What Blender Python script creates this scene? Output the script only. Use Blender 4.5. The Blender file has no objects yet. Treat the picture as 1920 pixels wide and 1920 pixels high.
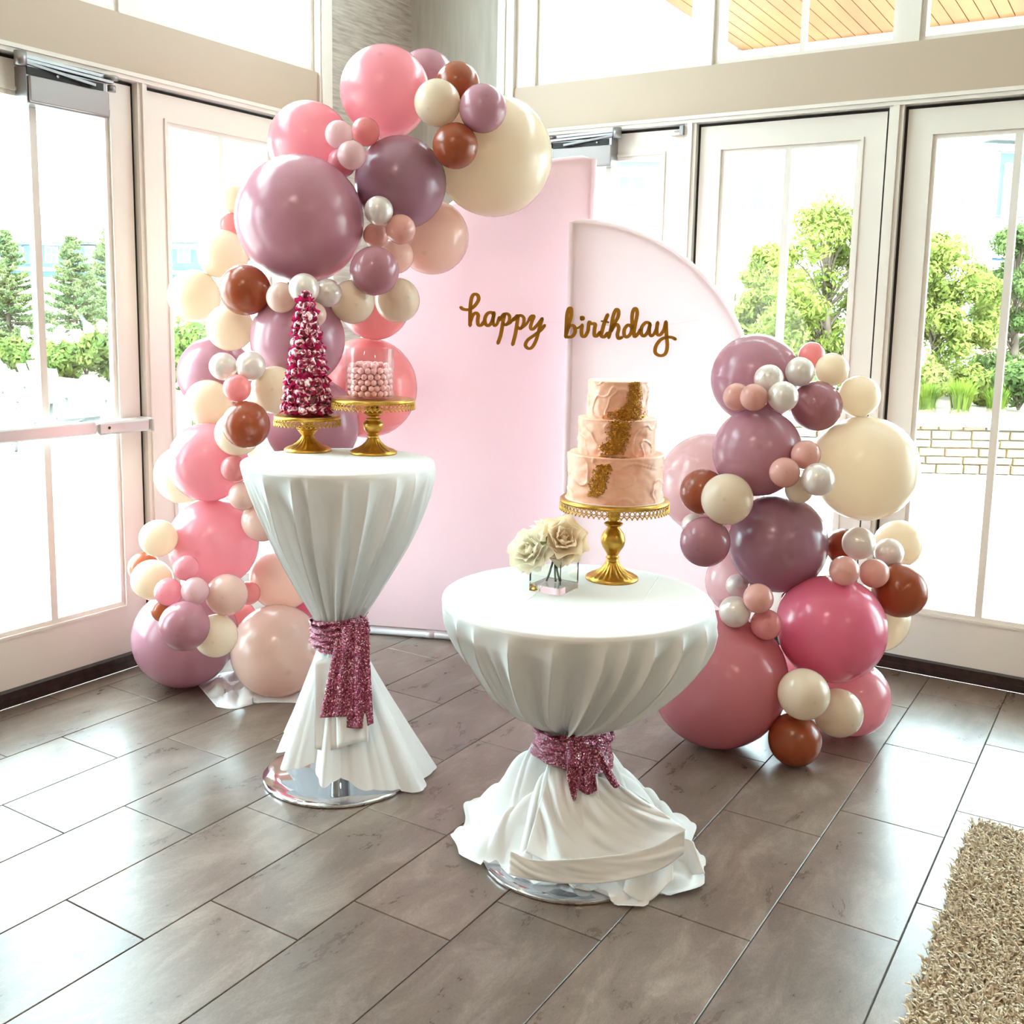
import bpy, math, random
import numpy as np
from math import sin, cos, pi, sqrt, radians, degrees, atan2, hypot
from mathutils import Vector, Matrix, Quaternion, noise as mnoise

random.seed(7)
RNG = np.random.RandomState(11)
scene = bpy.context.scene
COL = scene.collection

# ------------------------------------------------------------------ camera
FPX, PY0 = 1924.547, 866.735                 # focal length and principal row, pixels of the 1920 frame
YAW, PITCH, ROLL = 0.560237, -0.141608, 0.0198412
CAM = np.array([3.67505, -4.71975, 1.55])
_f = np.array([-sin(YAW) * cos(PITCH), cos(YAW) * cos(PITCH), sin(PITCH)])
_r = np.cross(_f, [0, 0, 1]); _r /= np.linalg.norm(_r); _u = np.cross(_r, _f)
CR = _r * cos(ROLL) + _u * sin(ROLL)
CU = -_r * sin(ROLL) + _u * cos(ROLL)
CF = _f
cam_data = bpy.data.cameras.new('camera')
cam = bpy.data.objects.new('camera', cam_data)
COL.objects.link(cam)
cam.matrix_world = Matrix(((CR[0], CU[0], -CF[0], CAM[0]), (CR[1], CU[1], -CF[1], CAM[1]),
                           (CR[2], CU[2], -CF[2], CAM[2]), (0, 0, 0, 1)))
cam_data.sensor_fit = 'HORIZONTAL'
cam_data.sensor_width = 36.0
cam_data.lens = 36.0 * FPX / 1920.0
cam_data.shift_y = (PY0 - 960.0) / 1920.0
cam_data.clip_end = 300
scene.camera = cam

# ------------------------------------------------------------------ world, sun, exposure
world = bpy.data.worlds.new('world'); scene.world = world
world.use_nodes = True
bg = world.node_tree.nodes['Background']
bg.inputs[0].default_value = (0.76, 0.92, 1.0, 1)
bg.inputs[1].default_value = 14.0
sun_data = bpy.data.lights.new('sun', 'SUN')
sun_data.energy = 5.0; sun_data.angle = radians(1.0); sun_data.color = (1.0, 0.94, 0.84)
sun = bpy.data.objects.new('sun_offscreen', sun_data); COL.objects.link(sun)
sun.rotation_euler = Vector((-0.36, 0.42, -1.0)).to_track_quat('-Z', 'Y').to_euler()   # from behind the viewer, high
scene.view_settings.view_transform = 'Standard'
scene.view_settings.look = 'None'
scene.view_settings.gamma = 1.0
scene.view_settings.use_curve_mapping = False
scene.view_settings.exposure = 0.8
try:
    scene.cycles.use_denoising = True
    scene.cycles.max_bounces = 10
    scene.cycles.transparent_max_bounces = 24
    scene.cycles.caustics_refractive = True
    scene.cycles.sample_clamp_indirect = 30.0
except Exception:
    pass
LAMP_POWER = 24.0

# ------------------------------------------------------------------ pixels to places
def ray(x, y): return CF + CR * (x - 960) / FPX - CU * (y - PY0) / FPX
def at_depth(x, y, t): return CAM + ray(x, y) * t
def on_z(x, y, z=0.0): d = ray(x, y); return CAM + d * (z - CAM[2]) / d[2]
def on_plane(x, y, P, n): d = ray(x, y); return CAM + d * (np.dot(np.array(P) - CAM, n) / np.dot(d, n))
TC = np.array([-CF[0], -CF[1], 0]); TC /= np.linalg.norm(TC)       # level, towards the viewer
TU = np.array([-TC[1], TC[0], 0])                                   # level, to the right
if np.dot(TU, CR) < 0: TU = -TU
def on_front(x, y, axis, d):                                         # on an upright plane facing the viewer, d before an axis
    return on_plane(x, y, np.array([axis[0], axis[1], 0]) + TC * d, TC)

# ------------------------------------------------------------------ materials
def lin(c):
    out = []
    for v in c:
        v = v / 255.0
        out.append(v / 12.92 if v <= 0.04045 else ((v + 0.055) / 1.055) ** 2.4)
    return tuple(out)
def rgba(c): return (*lin(c), 1)
def base_mat(name):
    m = bpy.data.materials.new(name); m.use_nodes = True
    nt = m.node_tree
    return m, nt, nt.nodes['Principled BSDF'], nt.nodes['Material Output']
def plain(name, c, rough=0.5, metal=0.0, spec=0.5, coat=0.0):
    m, nt, b, o = base_mat(name)
    b.inputs['Base Color'].default_value = rgba(c); b.inputs['Roughness'].default_value = rough
    b.inputs['Metallic'].default_value = metal; b.inputs['Specular IOR Level'].default_value = spec
    b.inputs['Coat Weight'].default_value = coat
    return m
def node(nt, t, **kw):
    n = nt.nodes.new(t)
    for k, v in kw.items():
        if k.startswith('i_'): n.inputs[k[2:].replace('_', ' ')].default_value = v
        else: setattr(n, k, v)
    return n
def ramp(nt, fac, stops):
    n = nt.nodes.new('ShaderNodeValToRGB')
    el = n.color_ramp.elements
    el[0].position, el[0].color = stops[0][0], rgba(stops[0][1])
    el[1].position, el[1].color = stops[-1][0], rgba(stops[-1][1])
    for p_, c_ in stops[1:-1]:
        e = el.new(p_); e.color = rgba(c_)
    nt.links.new(fac, n.inputs[0]); return n.outputs[0]
def coords(nt, scale=(1, 1, 1), kind='Object', rot=(0, 0, 0)):
    tc = nt.nodes.new('ShaderNodeTexCoord'); mp = nt.nodes.new('ShaderNodeMapping')
    mp.inputs['Scale'].default_value = scale; mp.inputs['Rotation'].default_value = rot
    if kind == 'World':
        g = nt.nodes.new('ShaderNodeNewGeometry'); nt.links.new(g.outputs['Position'], mp.inputs[0])
    else:
        nt.links.new(tc.outputs[kind], mp.inputs[0])
    return mp.outputs[0]
def noise_tex(nt, vec, scale, detail=4, rough=0.55, dist=0.0):
    n = nt.nodes.new('ShaderNodeTexNoise'); nt.links.new(vec, n.inputs['Vector'])
    n.inputs['Scale'].default_value = scale; n.inputs['Detail'].default_value = detail
    n.inputs['Roughness'].default_value = rough; n.inputs['Distortion'].default_value = dist
    return n.outputs[0]
def bump(nt, height, strength=0.2, dist=0.01):
    n = nt.nodes.new('ShaderNodeBump'); nt.links.new(height, n.inputs['Height'])
    n.inputs['Strength'].default_value = strength; n.inputs['Distance'].default_value = dist
    return n.outputs[0]
def noisy(name, c1, c2, scale=5, stretch=(1, 1, 1), rough=0.6, bstr=0.0, bdist=0.01, kind='World', lo=.3, hi=.7, metal=0, detail=4):
    m, nt, b, o = base_mat(name)
    v = coords(nt, stretch, kind); n = noise_tex(nt, v, scale, detail)
    nt.links.new(ramp(nt, n, [(lo, c1), (hi, c2)]), b.inputs['Base Color'])
    b.inputs['Roughness'].default_value = rough; b.inputs['Metallic'].default_value = metal
    if bstr: nt.links.new(bump(nt, n, bstr, bdist), b.inputs['Normal'])
    return m
def thin_cloth(name, c, trans=0.3, rough=0.9, weave=0.0, tcol=None, gloss=0.0):
    m, nt, b, o = base_mat(name)
    nt.nodes.remove(b)
    d = node(nt, 'ShaderNodeBsdfDiffuse'); d.inputs[0].default_value = rgba(c)
    t = node(nt, 'ShaderNodeBsdfTranslucent'); t.inputs[0].default_value = rgba(tcol or c)
    mx = node(nt, 'ShaderNodeMixShader'); mx.inputs[0].default_value = trans
    nt.links.new(d.outputs[0], mx.inputs[1]); nt.links.new(t.outputs[0], mx.inputs[2])
    if weave:
        v = coords(nt, (1, 1, 1), 'World'); n = noise_tex(nt, v, 9, 5, .6)
        bb = bump(nt, n, weave, .02)
        nt.links.new(bb, d.inputs['Normal']); nt.links.new(bb, t.inputs['Normal'])
    out = mx.outputs[0]
    if gloss:
        g = node(nt, 'ShaderNodeBsdfGlossy'); g.inputs['Roughness'].default_value = rough
        lw = node(nt, 'ShaderNodeFresnel'); lw.inputs[0].default_value = 1.45
        mm = node(nt, 'ShaderNodeMath', operation='MULTIPLY'); mm.inputs[1].default_value = gloss
        nt.links.new(lw.outputs[0], mm.inputs[0])
        m2 = node(nt, 'ShaderNodeMixShader'); nt.links.new(mm.outputs[0], m2.inputs[0])
        nt.links.new(out, m2.inputs[1]); nt.links.new(g.outputs[0], m2.inputs[2]); out = m2.outputs[0]
    nt.links.new(out, o.inputs[0])
    return m
def balloon_mat(name, c, trans=0.35, gloss=1.0, rough=0.22, tcol=None, pearl=0.0):
    """thin latex: part of the light bounces off, part comes through; the tip is thicker and darker"""
    m, nt, b, o = base_mat(name); nt.nodes.remove(b)
    tc = node(nt, 'ShaderNodeTexCoord')
    vm = node(nt, 'ShaderNodeVectorMath', operation='DISTANCE'); nt.links.new(tc.outputs['Object'], vm.inputs[0])
    vm.inputs[1].default_value = (0, 0, 1.0)
    rp = node(nt, 'ShaderNodeMapRange'); rp.inputs[1].default_value = 0.03; rp.inputs[2].default_value = 0.10
    rp.inputs[3].default_value = 0.90; rp.inputs[4].default_value = 1.0
    nt.links.new(vm.outputs['Value'], rp.inputs[0])
    def tint(col):
        mc = node(nt, 'ShaderNodeMix', data_type='RGBA', blend_type='MULTIPLY'); mc.inputs[0].default_value = 1.0
        mc.inputs[6].default_value = rgba(col); nt.links.new(rp.outputs[0], mc.inputs[7]); return mc.outputs[2]
    d = node(nt, 'ShaderNodeBsdfDiffuse'); nt.links.new(tint(c), d.inputs[0])
    t = node(nt, 'ShaderNodeBsdfTranslucent'); nt.links.new(tint(tcol or c), t.inputs[0])
    mx = node(nt, 'ShaderNodeMixShader'); mx.inputs[0].default_value = trans
    nt.links.new(d.outputs[0], mx.inputs[1]); nt.links.new(t.outputs[0], mx.inputs[2])
    g = node(nt, 'ShaderNodeBsdfGlossy'); g.inputs['Roughness'].default_value = rough
    fr = node(nt, 'ShaderNodeFresnel'); fr.inputs[0].default_value = 1.5
    mm = node(nt, 'ShaderNodeMath', operation='MULTIPLY_ADD'); mm.inputs[1].default_value = gloss; mm.inputs[2].default_value = pearl
    nt.links.new(fr.outputs[0], mm.inputs[0])
    if pearl: g.inputs[0].default_value = rgba((255, 248, 240))
    m2 = node(nt, 'ShaderNodeMixShader'); nt.links.new(mm.outputs[0], m2.inputs[0])
    nt.links.new(mx.outputs[0], m2.inputs[1]); nt.links.new(g.outputs[0], m2.inputs[2])
    nt.links.new(m2.outputs[0], o.inputs[0])
    return m
def pane_mat(name, tint=(246, 252, 250), amount=1.0):
    m, nt, b, o = base_mat(name); nt.nodes.remove(b)
    t = node(nt, 'ShaderNodeBsdfTransparent'); t.inputs[0].default_value = rgba(tint)
    g = node(nt, 'ShaderNodeBsdfGlossy'); g.inputs['Roughness'].default_value = 0.0
    lw = node(nt, 'ShaderNodeLayerWeight'); lw.inputs[0].default_value = 0.5
    pw = node(nt, 'ShaderNodeMath', operation='POWER'); pw.inputs[1].default_value = 5.0
    nt.links.new(lw.outputs['Facing'], pw.inputs[0])
    mm = node(nt, 'ShaderNodeMath', operation='MULTIPLY_ADD'); mm.inputs[1].default_value = .9 * amount; mm.inputs[2].default_value = .04 * amount
    nt.links.new(pw.outputs[0], mm.inputs[0])
    mx = node(nt, 'ShaderNodeMixShader'); nt.links.new(mm.outputs[0], mx.inputs[0])
    nt.links.new(t.outputs[0], mx.inputs[1]); nt.links.new(g.outputs[0], mx.inputs[2])
    nt.links.new(mx.outputs[0], o.inputs[0])
    return m

M = {}
M['white'] = plain('white_paint', (226, 218, 210), 0.38)
M['header'] = plain('header_paint', (186, 166, 148), 0.5)
M['ceiling'] = plain('ceiling_paint', (222, 216, 206), 0.8)
M['room'] = plain('room_wall_paint', (176, 166, 154), 0.8)
M['black'] = plain('black_seal', (14, 12, 14), 0.6)
M['bronze'] = noisy('dark_bronze', (44, 32, 30), (66, 50, 46), 30, (1, 1, 1), 0.28, metal=0.3)
M['pane'] = pane_mat('window_pane')
M['steel'] = plain('brushed_steel', (150, 148, 150), 0.35, 0.85)
M['cover'] = plain('closer_cover', (150, 143, 143), 0.42, 0.55)
M['alu'] = plain('pushbar_aluminium', (205, 202, 200), 0.35, 0.6)
M['chrome'] = plain('polished_chrome', (225, 226, 230), 0.07, 1.0)
M['grout'] = plain('grout', (74, 68, 66), 0.9)
M['gold'] = noisy('gold_metal', (178, 134, 52), (206, 164, 84), 40, (1, 1, 1), 0.34, .08, .002, 'Object', metal=1.0)
M['goldcard'] = plain('gold_card', (176, 122, 34), 0.42, 0.75)
M['string'] = plain('white_string', (232, 224, 226), 0.8)
M['cloth'] = thin_cloth('white_tablecloth', (240, 240, 240), 0.16, weave=0.05)
M['panel_pink'] = thin_cloth('pink_stretch_fabric', (248, 228, 233), 0.34, weave=0.12, tcol=(252, 230, 238))
M['panel_white'] = thin_cloth('pale_stretch_fabric', (249, 237, 238), 0.34, weave=0.10, tcol=(253, 242, 246))
M['tube'] = plain('white_tube', (225, 222, 224), 0.35, 0.2)
M['skin'] = None

def tile_mat():
    m, nt, b, o = base_mat('stone_tile')
    v = coords(nt, (1.0, 0.42, 1.0), 'World'); n1 = noise_tex(nt, v, 9, 10, .72, .5)
    v2 = coords(nt, (1.0, 0.30, 1.0), 'World'); n2 = noise_tex(nt, v2, 120, 5, .7, .6)
    inf = node(nt, 'ShaderNodeObjectInfo')
    c1 = ramp(nt, n1, [(.28, (94, 79, 70)), (.5, (114, 98, 88)), (.74, (146, 130, 119))])
    pit = ramp(nt, n2, [(.24, (120, 108, 102)), (.33, (255, 255, 255))])
    mx = node(nt, 'ShaderNodeMix', data_type='RGBA', blend_type='MULTIPLY'); mx.inputs[0].default_value = 0.20
    nt.links.new(c1, mx.inputs[6]); nt.links.new(pit, mx.inputs[7])
    n3 = noise_tex(nt, v2, 300, 4, .7); g3 = ramp(nt, n3, [(.3, (214, 212, 210)), (.62, (255, 255, 255))])
    mx3 = node(nt, 'ShaderNodeMix', data_type='RGBA', blend_type='MULTIPLY'); mx3.inputs[0].default_value = .8
    nt.links.new(mx.outputs[2], mx3.inputs[6]); nt.links.new(g3, mx3.inputs[7]); mx = mx3
    hv = node(nt, 'ShaderNodeHueSaturation')
    mr = node(nt, 'ShaderNodeMapRange'); mr.inputs[3].default_value = 0.84; mr.inputs[4].default_value = 1.14
    nt.links.new(inf.outputs['Random'], mr.inputs[0]); nt.links.new(mr.outputs[0], hv.inputs['Value'])
    nt.links.new(mx.outputs[2], hv.inputs['Color']); nt.links.new(hv.outputs[0], b.inputs['Base Color'])
    rr = node(nt, 'ShaderNodeMapRange'); rr.inputs[3].default_value = 0.22; rr.inputs[4].default_value = 0.36
    nt.links.new(n1, rr.inputs[0]); nt.links.new(rr.outputs[0], b.inputs['Roughness'])
    nt.links.new(bump(nt, n2, .10, .002), b.inputs['Normal'])
    return m
M['tile'] = tile_mat()

def grasscloth():
    m, nt, b, o = base_mat('grasscloth_wallpaper')
    v = coords(nt, (1, 0.10, 1.0), 'World', (radians(0), 0, 0)); n = noise_tex(nt, v, 60, 6, .65, .3)
    nt.links.new(ramp(nt, n, [(.3, (150, 138, 128)), (.55, (186, 175, 166)), (.75, (206, 197, 188))]), b.inputs['Base Color'])
    nt.links.new(bump(nt, n, .25, .004), b.inputs['Normal']); b.inputs['Roughness'].default_value = .7
    return m
M['grasscloth'] = grasscloth()
M['greywall'] = noisy('grey_wallpaper', (166, 161, 152), (182, 177, 168), 30, (1, 1, 0.1), .7)

def rgbmix(c, k): return tuple(int(max(0, min(255, v * k))) for v in c)
BALLOON = {
    'bubblegum pink': balloon_mat('latex_bubblegum_pink', (250, 166, 178), .50, tcol=(255, 186, 194)),
    'salmon': balloon_mat('latex_salmon', (250, 164, 164), .50, tcol=(255, 180, 178)),
    'hot pink': balloon_mat('latex_hot_pink', (234, 120, 150), .36, tcol=(250, 140, 168)),
    'deep rose': balloon_mat('latex_deep_rose', (214, 128, 138), .30),
    'mauve': balloon_mat('latex_mauve', (194, 138, 154), .30),
    'dusty mauve': balloon_mat('latex_dusty_mauve', (184, 124, 136), .28),
    'plum': balloon_mat('latex_plum', (168, 122, 140), .26),
    'rust brown': balloon_mat('latex_rust_brown', (158, 76, 44), .22, 1.2, .25, (210, 100, 56)),
    'copper orange': balloon_mat('latex_copper', (200, 112, 74), .45),
    'ivory': balloon_mat('latex_ivory', (255, 236, 212), .46),
    'blush': balloon_mat('latex_blush', (252, 218, 204), .48),
    'pale pink': balloon_mat('latex_pale_pink', (250, 210, 212), .50),
    'peach': balloon_mat('latex_peach', (242, 184, 172), .40),
    'pearl': balloon_mat('latex_pearl', (238, 228, 222), .40, 1.2, .28, None, .14),
}

# ------------------------------------------------------------------ mesh helpers
class MB:
    """collects vertices and faces of ONE mesh"""
    def __init__(s): s.v = []; s.f = []
    def add(s, vs, fs):
        n = len(s.v); s.v.extend([tuple(map(float, q)) for q in vs]); s.f.extend([tuple(i + n for i in q) for q in fs])
        return s
    def box(s, x0, x1, y0, y1, z0, z1):
        return s.add([(x0, y0, z0), (x1, y0, z0), (x1, y1, z0), (x0, y1, z0), (x0, y0, z1), (x1, y0, z1), (x1, y1, z1), (x0, y1, z1)],
                     [(0, 3, 2, 1), (4, 5, 6, 7), (0, 1, 5, 4), (1, 2, 6, 5), (2, 3, 7, 6), (3, 0, 4, 7)])
    def obox(s, c, ax, ay, az, hx, hy, hz):
        c = np.array(c); ax, ay, az = (np.array(a, float) for a in (ax, ay, az))
        vs = []
        for sz in (-1, 1):
            for sx, sy in ((-1, -1), (1, -1), (1, 1), (-1, 1)):
                vs.append(c + ax * hx * sx + ay * hy * sy + az * hz * sz)
        return s.add(vs, [(0, 3, 2, 1), (4, 5, 6, 7), (0, 1, 5, 4), (1, 2, 6, 5), (2, 3, 7, 6), (3, 0, 4, 7)])
    def bar(s, a, b, w, h, up=(0, 0, 1)):
        a = np.array(a, float); b = np.array(b, float); d = b - a; L = np.linalg.norm(d); d /= L
        up = np.array(up, float); sd = np.cross(d, up); sd /= np.linalg.norm(sd); u2 = np.cross(sd, d)
        return s.obox((a + b) / 2, d, sd, u2, L / 2, w / 2, h / 2)
    def tube(s, pts, r, n=8, cap=True):
        pts = [np.array(q, float) for q in pts]; m = len(pts)
        rs = r if hasattr(r, '__len__') else [r] * m
        vs = []; prev = None
        for i, q in enumerate(pts):
            d = pts[min(i + 1, m - 1)] - pts[max(i - 1, 0)]; d /= (np.linalg.norm(d) + 1e-12)
            if prev is None:
                a = np.array([0, 0, 1.0]) if abs(d[2]) < .9 else np.array([1.0, 0, 0])
                x = np.cross(a, d)
            else: x = prev - d * np.dot(prev, d)
            x /= np.linalg.norm(x); y = np.cross(d, x); prev = x
            for k in range(n):
                t = 2 * pi * k / n; vs.append(q + (x * cos(t) + y * sin(t)) * rs[i])
        fs = []
        for i in range(m - 1):
            for k in range(n):
                k2 = (k + 1) % n; fs.append((i * n + k, i * n + k2, (i + 1) * n + k2, (i + 1) * n + k))
        if cap: fs.append(tuple(range(n))[::-1]); fs.append(tuple((m - 1) * n + k for k in range(n)))
        return s.add(vs, fs)
    def lathe(s, prof, n=32, c=(0, 0, 0), mod=None, cap=True):
        vs = []; fs = []; m = len(prof)
        for i, (r, z) in enumerate(prof):
            for k in range(n):
                t = 2 * pi * k / n; rr = r * (mod(t, i, z) if mod else 1.0)
                vs.append((c[0] + rr * cos(t), c[1] + rr * sin(t), c[2] + z))
        for i in range(m - 1):
            for k in range(n):
                k2 = (k + 1) % n; fs.append((i * n + k, i * n + k2, (i + 1) * n + k2, (i + 1) * n + k))
        if cap:
            if prof[0][0] > 1e-6: fs.append(tuple(range(n))[::-1])
            if prof[-1][0] > 1e-6: fs.append(tuple((m - 1) * n + k for k in range(n)))
        return s.add(vs, fs)
    def grid(s, P):
        """P: rows x cols x 3"""
        P = np.asarray(P); a, b = P.shape[:2]
        fs = [(i * b + j, i * b + j + 1, (i + 1) * b + j + 1, (i + 1) * b + j) for i in range(a - 1) for j in range(b - 1)]
        return s.add(P.reshape(-1, 3), fs)
    def sheet(s, P, th):
        """a grid with thickness"""
        P = np.asarray(P, float); a, b = P.shape[:2]
        du = np.gradient(P, axis=0); dv = np.gradient(P, axis=1)
        n = np.cross(du, dv); n /= (np.linalg.norm(n, axis=2, keepdims=True) + 1e-9)
        A = (P + n * th / 2).reshape(-1, 3); B = (P - n * th / 2).reshape(-1, 3); N = a * b
        fs = []
        for i in range(a - 1):
            for j in range(b - 1):
                q = (i * b + j, i * b + j + 1, (i + 1) * b + j + 1, (i + 1) * b + j)
                fs.append(q); fs.append(tuple(k + N for k in q[::-1]))
        edge = [(0, j) for j in range(b)] + [(i, b - 1) for i in range(1, a)] + [(a - 1, j) for j in range(b - 2, -1, -1)] + [(i, 0) for i in range(a - 2, 0, -1)]
        ids = [i * b + j for i, j in edge]
        for k in range(len(ids)):
            p_, q_ = ids[k], ids[(k + 1) % len(ids)]
            fs.append((q_, p_, p_ + N, q_ + N))
        return s.add(np.vstack([A, B]), fs)
    def mesh(s, name, origin=(0, 0, 0), smooth=False):
        me = bpy.data.meshes.new(name)
        o = np.array(origin, float)
        me.from_pydata([tuple(np.array(q) - o) for q in s.v] if np.any(o) else s.v, [], s.f)
        me.update()
        if smooth: me.polygons.foreach_set('use_smooth', [True] * len(me.polygons))
        return me

def tag(o, label=None, cat=None, group=None, kind=None):
    if label: o['label'] = label
    if cat: o['category'] = cat
    if group: o['group'] = group
    if kind: o['kind'] = kind
    return o
def link(name, me, mat, parent=None, loc=None):
    o = bpy.data.objects.new(name, me); COL.objects.link(o)
    if mat is not None and len(me.materials) == 0: me.materials.append(mat)
    if parent is not None: o.parent = parent
    if loc is not None: o.location = loc
    return o
def build(name, mb, mat, parent=None, smooth=False, origin=None):
    """world-space geometry becomes one mesh object; a part keeps its place under its (unrotated) thing"""
    if parent is not None:
        po = np.array(world_loc(parent))
        return link(name, mb.mesh(name, po, smooth), mat, parent)
    if origin is None:
        a = np.array(mb.v); origin = ((a[:, 0].min() + a[:, 0].max()) / 2, (a[:, 1].min() + a[:, 1].max()) / 2, a[:, 2].min())
    return link(name, mb.mesh(name, origin, smooth), mat, None, origin)
def world_loc(o):
    v = Vector(o.location)
    while o.parent is not None:
        o = o.parent; v = v + Vector(o.location)
    return v
def thing(name, loc, label, cat, group=None, kind=None):
    o = bpy.data.objects.new(name, None); COL.objects.link(o); o.location = loc
    o.empty_display_size = .05
    return tag(o, label, cat, group, kind)
def copy_tree(o, parent=None):
    c = o.copy(); COL.objects.link(c)
    if parent is not None: c.parent = parent
    for ch in o.children: copy_tree(ch, c)
    return c
def shade_auto(o, ang=40):
    me = o.data
    me.polygons.foreach_set('use_smooth', [True] * len(me.polygons))
    try: me.set_sharp_from_angle(angle=radians(ang))
    except Exception: pass
    return o
def catmull(pts, k=6):
    pts = [np.array(q, float) for q in pts]; P = [2 * pts[0] - pts[1]] + pts + [2 * pts[-1] - pts[-2]]; out = []
    for i in range(1, len(P) - 2):
        for j in range(k):
            t = j / k; a, b, c, d = P[i - 1], P[i], P[i + 1], P[i + 2]
            out.append(.5 * ((2 * b) + (-a + c) * t + (2 * a - 5 * b + 4 * c - d) * t * t + (-a + 3 * b - 3 * c + d) * t ** 3))
    out.append(pts[-1]); return out
def interp(x, tab):
    xs = [q[0] for q in tab]; ys = [q[1] for q in tab]; return float(np.interp(x, xs, ys))
def periodic(th, tab):
    t = sorted((a % 360, r) for a, r in tab); xs = [t[-1][0] - 360] + [q[0] for q in t] + [t[0][0] + 360]
    ys = [t[-1][1]] + [q[1] for q in t] + [t[0][1]]
    return float(np.interp(degrees(th) % 360, xs, ys))

# ------------------------------------------------------------------ floor: tiles laid one by one
ZW = 4.0                                   # ceiling height
RX, RY = 8.4, -8.6                         # room extends to x = RX, y = RY
floor = build('floor', MB().box(0, RX, RY, 0.0, -.08, -.004), M['grout'], origin=(0, 0, 0))
tag(floor, 'grey stone-look tile floor laid in staggered rows', 'floor', kind='structure')
TP, TL, TJ = .315, .632, .0035
tile_mesh = {}
def tile_obj(x0, x1, y0, y1):
    x0, x1, y0, y1 = max(x0, 0.002), min(x1, RX), max(y0, RY), min(y1, -.002)
    if x1 - x0 < .02 or y1 - y0 < .02: return
    key = (round(x1 - x0, 3), round(y1 - y0, 3))
    if key not in tile_mesh:
        w, l = (key[0] - TJ) / 2, (key[1] - TJ) / 2; b = .0012
        mb = MB()
        mb.add([(-w, -l, -.006), (w, -l, -.006), (w, l, -.006), (-w, l, -.006), (-w, -l, -b), (w, -l, -b), (w, l, -b), (-w, l, -b),
                (-w + b, -l + b, 0), (w - b, -l + b, 0), (w - b, l - b, 0), (-w + b, l - b, 0)],
               [(0, 1, 5, 4), (1, 2, 6, 5), (2, 3, 7, 6), (3, 0, 4, 7), (4, 5, 9, 8), (5, 6, 10, 9), (6, 7, 11, 10), (7, 4, 8, 11), (8, 9, 10, 11)])
        tile_mesh[key] = mb.mesh('tile'); tile_mesh[key].materials.append(M['tile'])
    link('tile', tile_mesh[key], None, floor, ((x0 + x1) / 2, (y0 + y1) / 2, 0))
far_tiles = MB()
for k in range(-2, 26):
    x0 = .413 + TP * k
    y = -2.568 + TL / 3 * k
    y -= TL * math.ceil((y - 0) / TL)
    ys = 0.0
    yy = y + TL
    while yy - TL > RY - TL:
        if x0 < 4.2 and yy > -4.6: tile_obj(x0, x0 + TP, yy - TL, yy)
        else:
            a0, a1, b0, b1 = max(x0, 0.002), min(x0 + TP, RX), max(yy - TL, RY), min(yy, -.002)
            if a1 - a0 > .02 and b1 - b0 > .02:
                far_tiles.box(a0 + TJ / 2, a1 - TJ / 2, b0 + TJ / 2, b1 - TJ / 2, -.006, 0)
        yy -= TL
tag(build('tile_field', far_tiles, M['tile'], floor), kind='stuff')

# ------------------------------------------------------------------ walls, doors, windows
def WP(w, a, d, z):                       # wall, along, depth into the room, height
    return (d, a, z) if w == 'L' else (a, -d, z)
def wbox(mb, w, a0, a1, d0, d1, z0, z1):
    if w == 'L': mb.box(d0, d1, a0, a1, z0, z1)
    else: mb.box(a0, a1, -d1, -d0, z0, z1)
    return mb
LEND, REND = -3.80, 5.58
WT = .20                                   # wall thickness
HD0, HD1 = 2.50, 2.728                     # header over the doors
DT = 2.456                                 # door tops
doorn = [0]; winn = [0]; trimn = [0]
def bead_ring(w, a0, a1, z0, z1, d0, d1, t):
    mb = MB()
    wbox(mb, w, a0, a0 + t, d0, d1, z0, z1); wbox(mb, w, a1 - t, a1, d0, d1, z0, z1)
    wbox(mb, w, a0 + t, a1 - t, d0, d1, z0, z0 + t); wbox(mb, w, a0 + t, a1 - t, d0, d1, z1 - t, z1)
    return mb
def glazed_door(w, a0, a1, label, stile=.105, z0=.062, z1=DT, gz0=.275, gz1=2.345):
    doorn[0] += 1
    D = thing('door_%d' % doorn[0], WP(w, (a0 + a1) / 2, -.05, 0), label, 'door', kind='structure')
    df, db = -.028, -.072
    for (b0, b1) in ((a0, a0 + stile), (a1 - stile, a1)):
        build('stile', wbox(MB(), w, b0, b1, db, df, z0, z1), M['white'], D)
    build('rail', wbox(MB(), w, a0 + stile, a1 - stile, db, df, z0, gz0), M['white'], D)
    build('rail', wbox(MB(), w, a0 + stile, a1 - stile, db, df, gz1, z1), M['white'], D)
    build('glazing_bead', bead_ring(w, a0 + stile - .012, a1 - stile + .012, gz0 - .012, gz1 + .012, df, df + .006, .012), M['white'], D)
    build('glazing_bead', bead_ring(w, a0 + stile, a1 - stile, gz0, gz1, -.058, df - .006, .018), M['white'], D)
    am = (a0 + a1) / 2
    build('muntin', wbox(MB(), w, am - .015, am + .015, -.064, -.032, gz0 + .018, gz1 - .018), M['white'], D)
    build('pane', wbox(MB(), w, a0 + stile + .018, am - .015, -.053, -.047, gz0 + .018, gz1 - .018), M['pane'], D)
    build('pane', wbox(MB(), w, am + .015, a1 - stile - .018, -.053, -.047, gz0 + .018, gz1 - .018), M['pane'], D)
    build('seal', bead_ring(w, a0 - .013, a1 + .013, z0 - .02, z1 + .013, -.085, -.034, .0125), M['black'], D)
    return D
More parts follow.
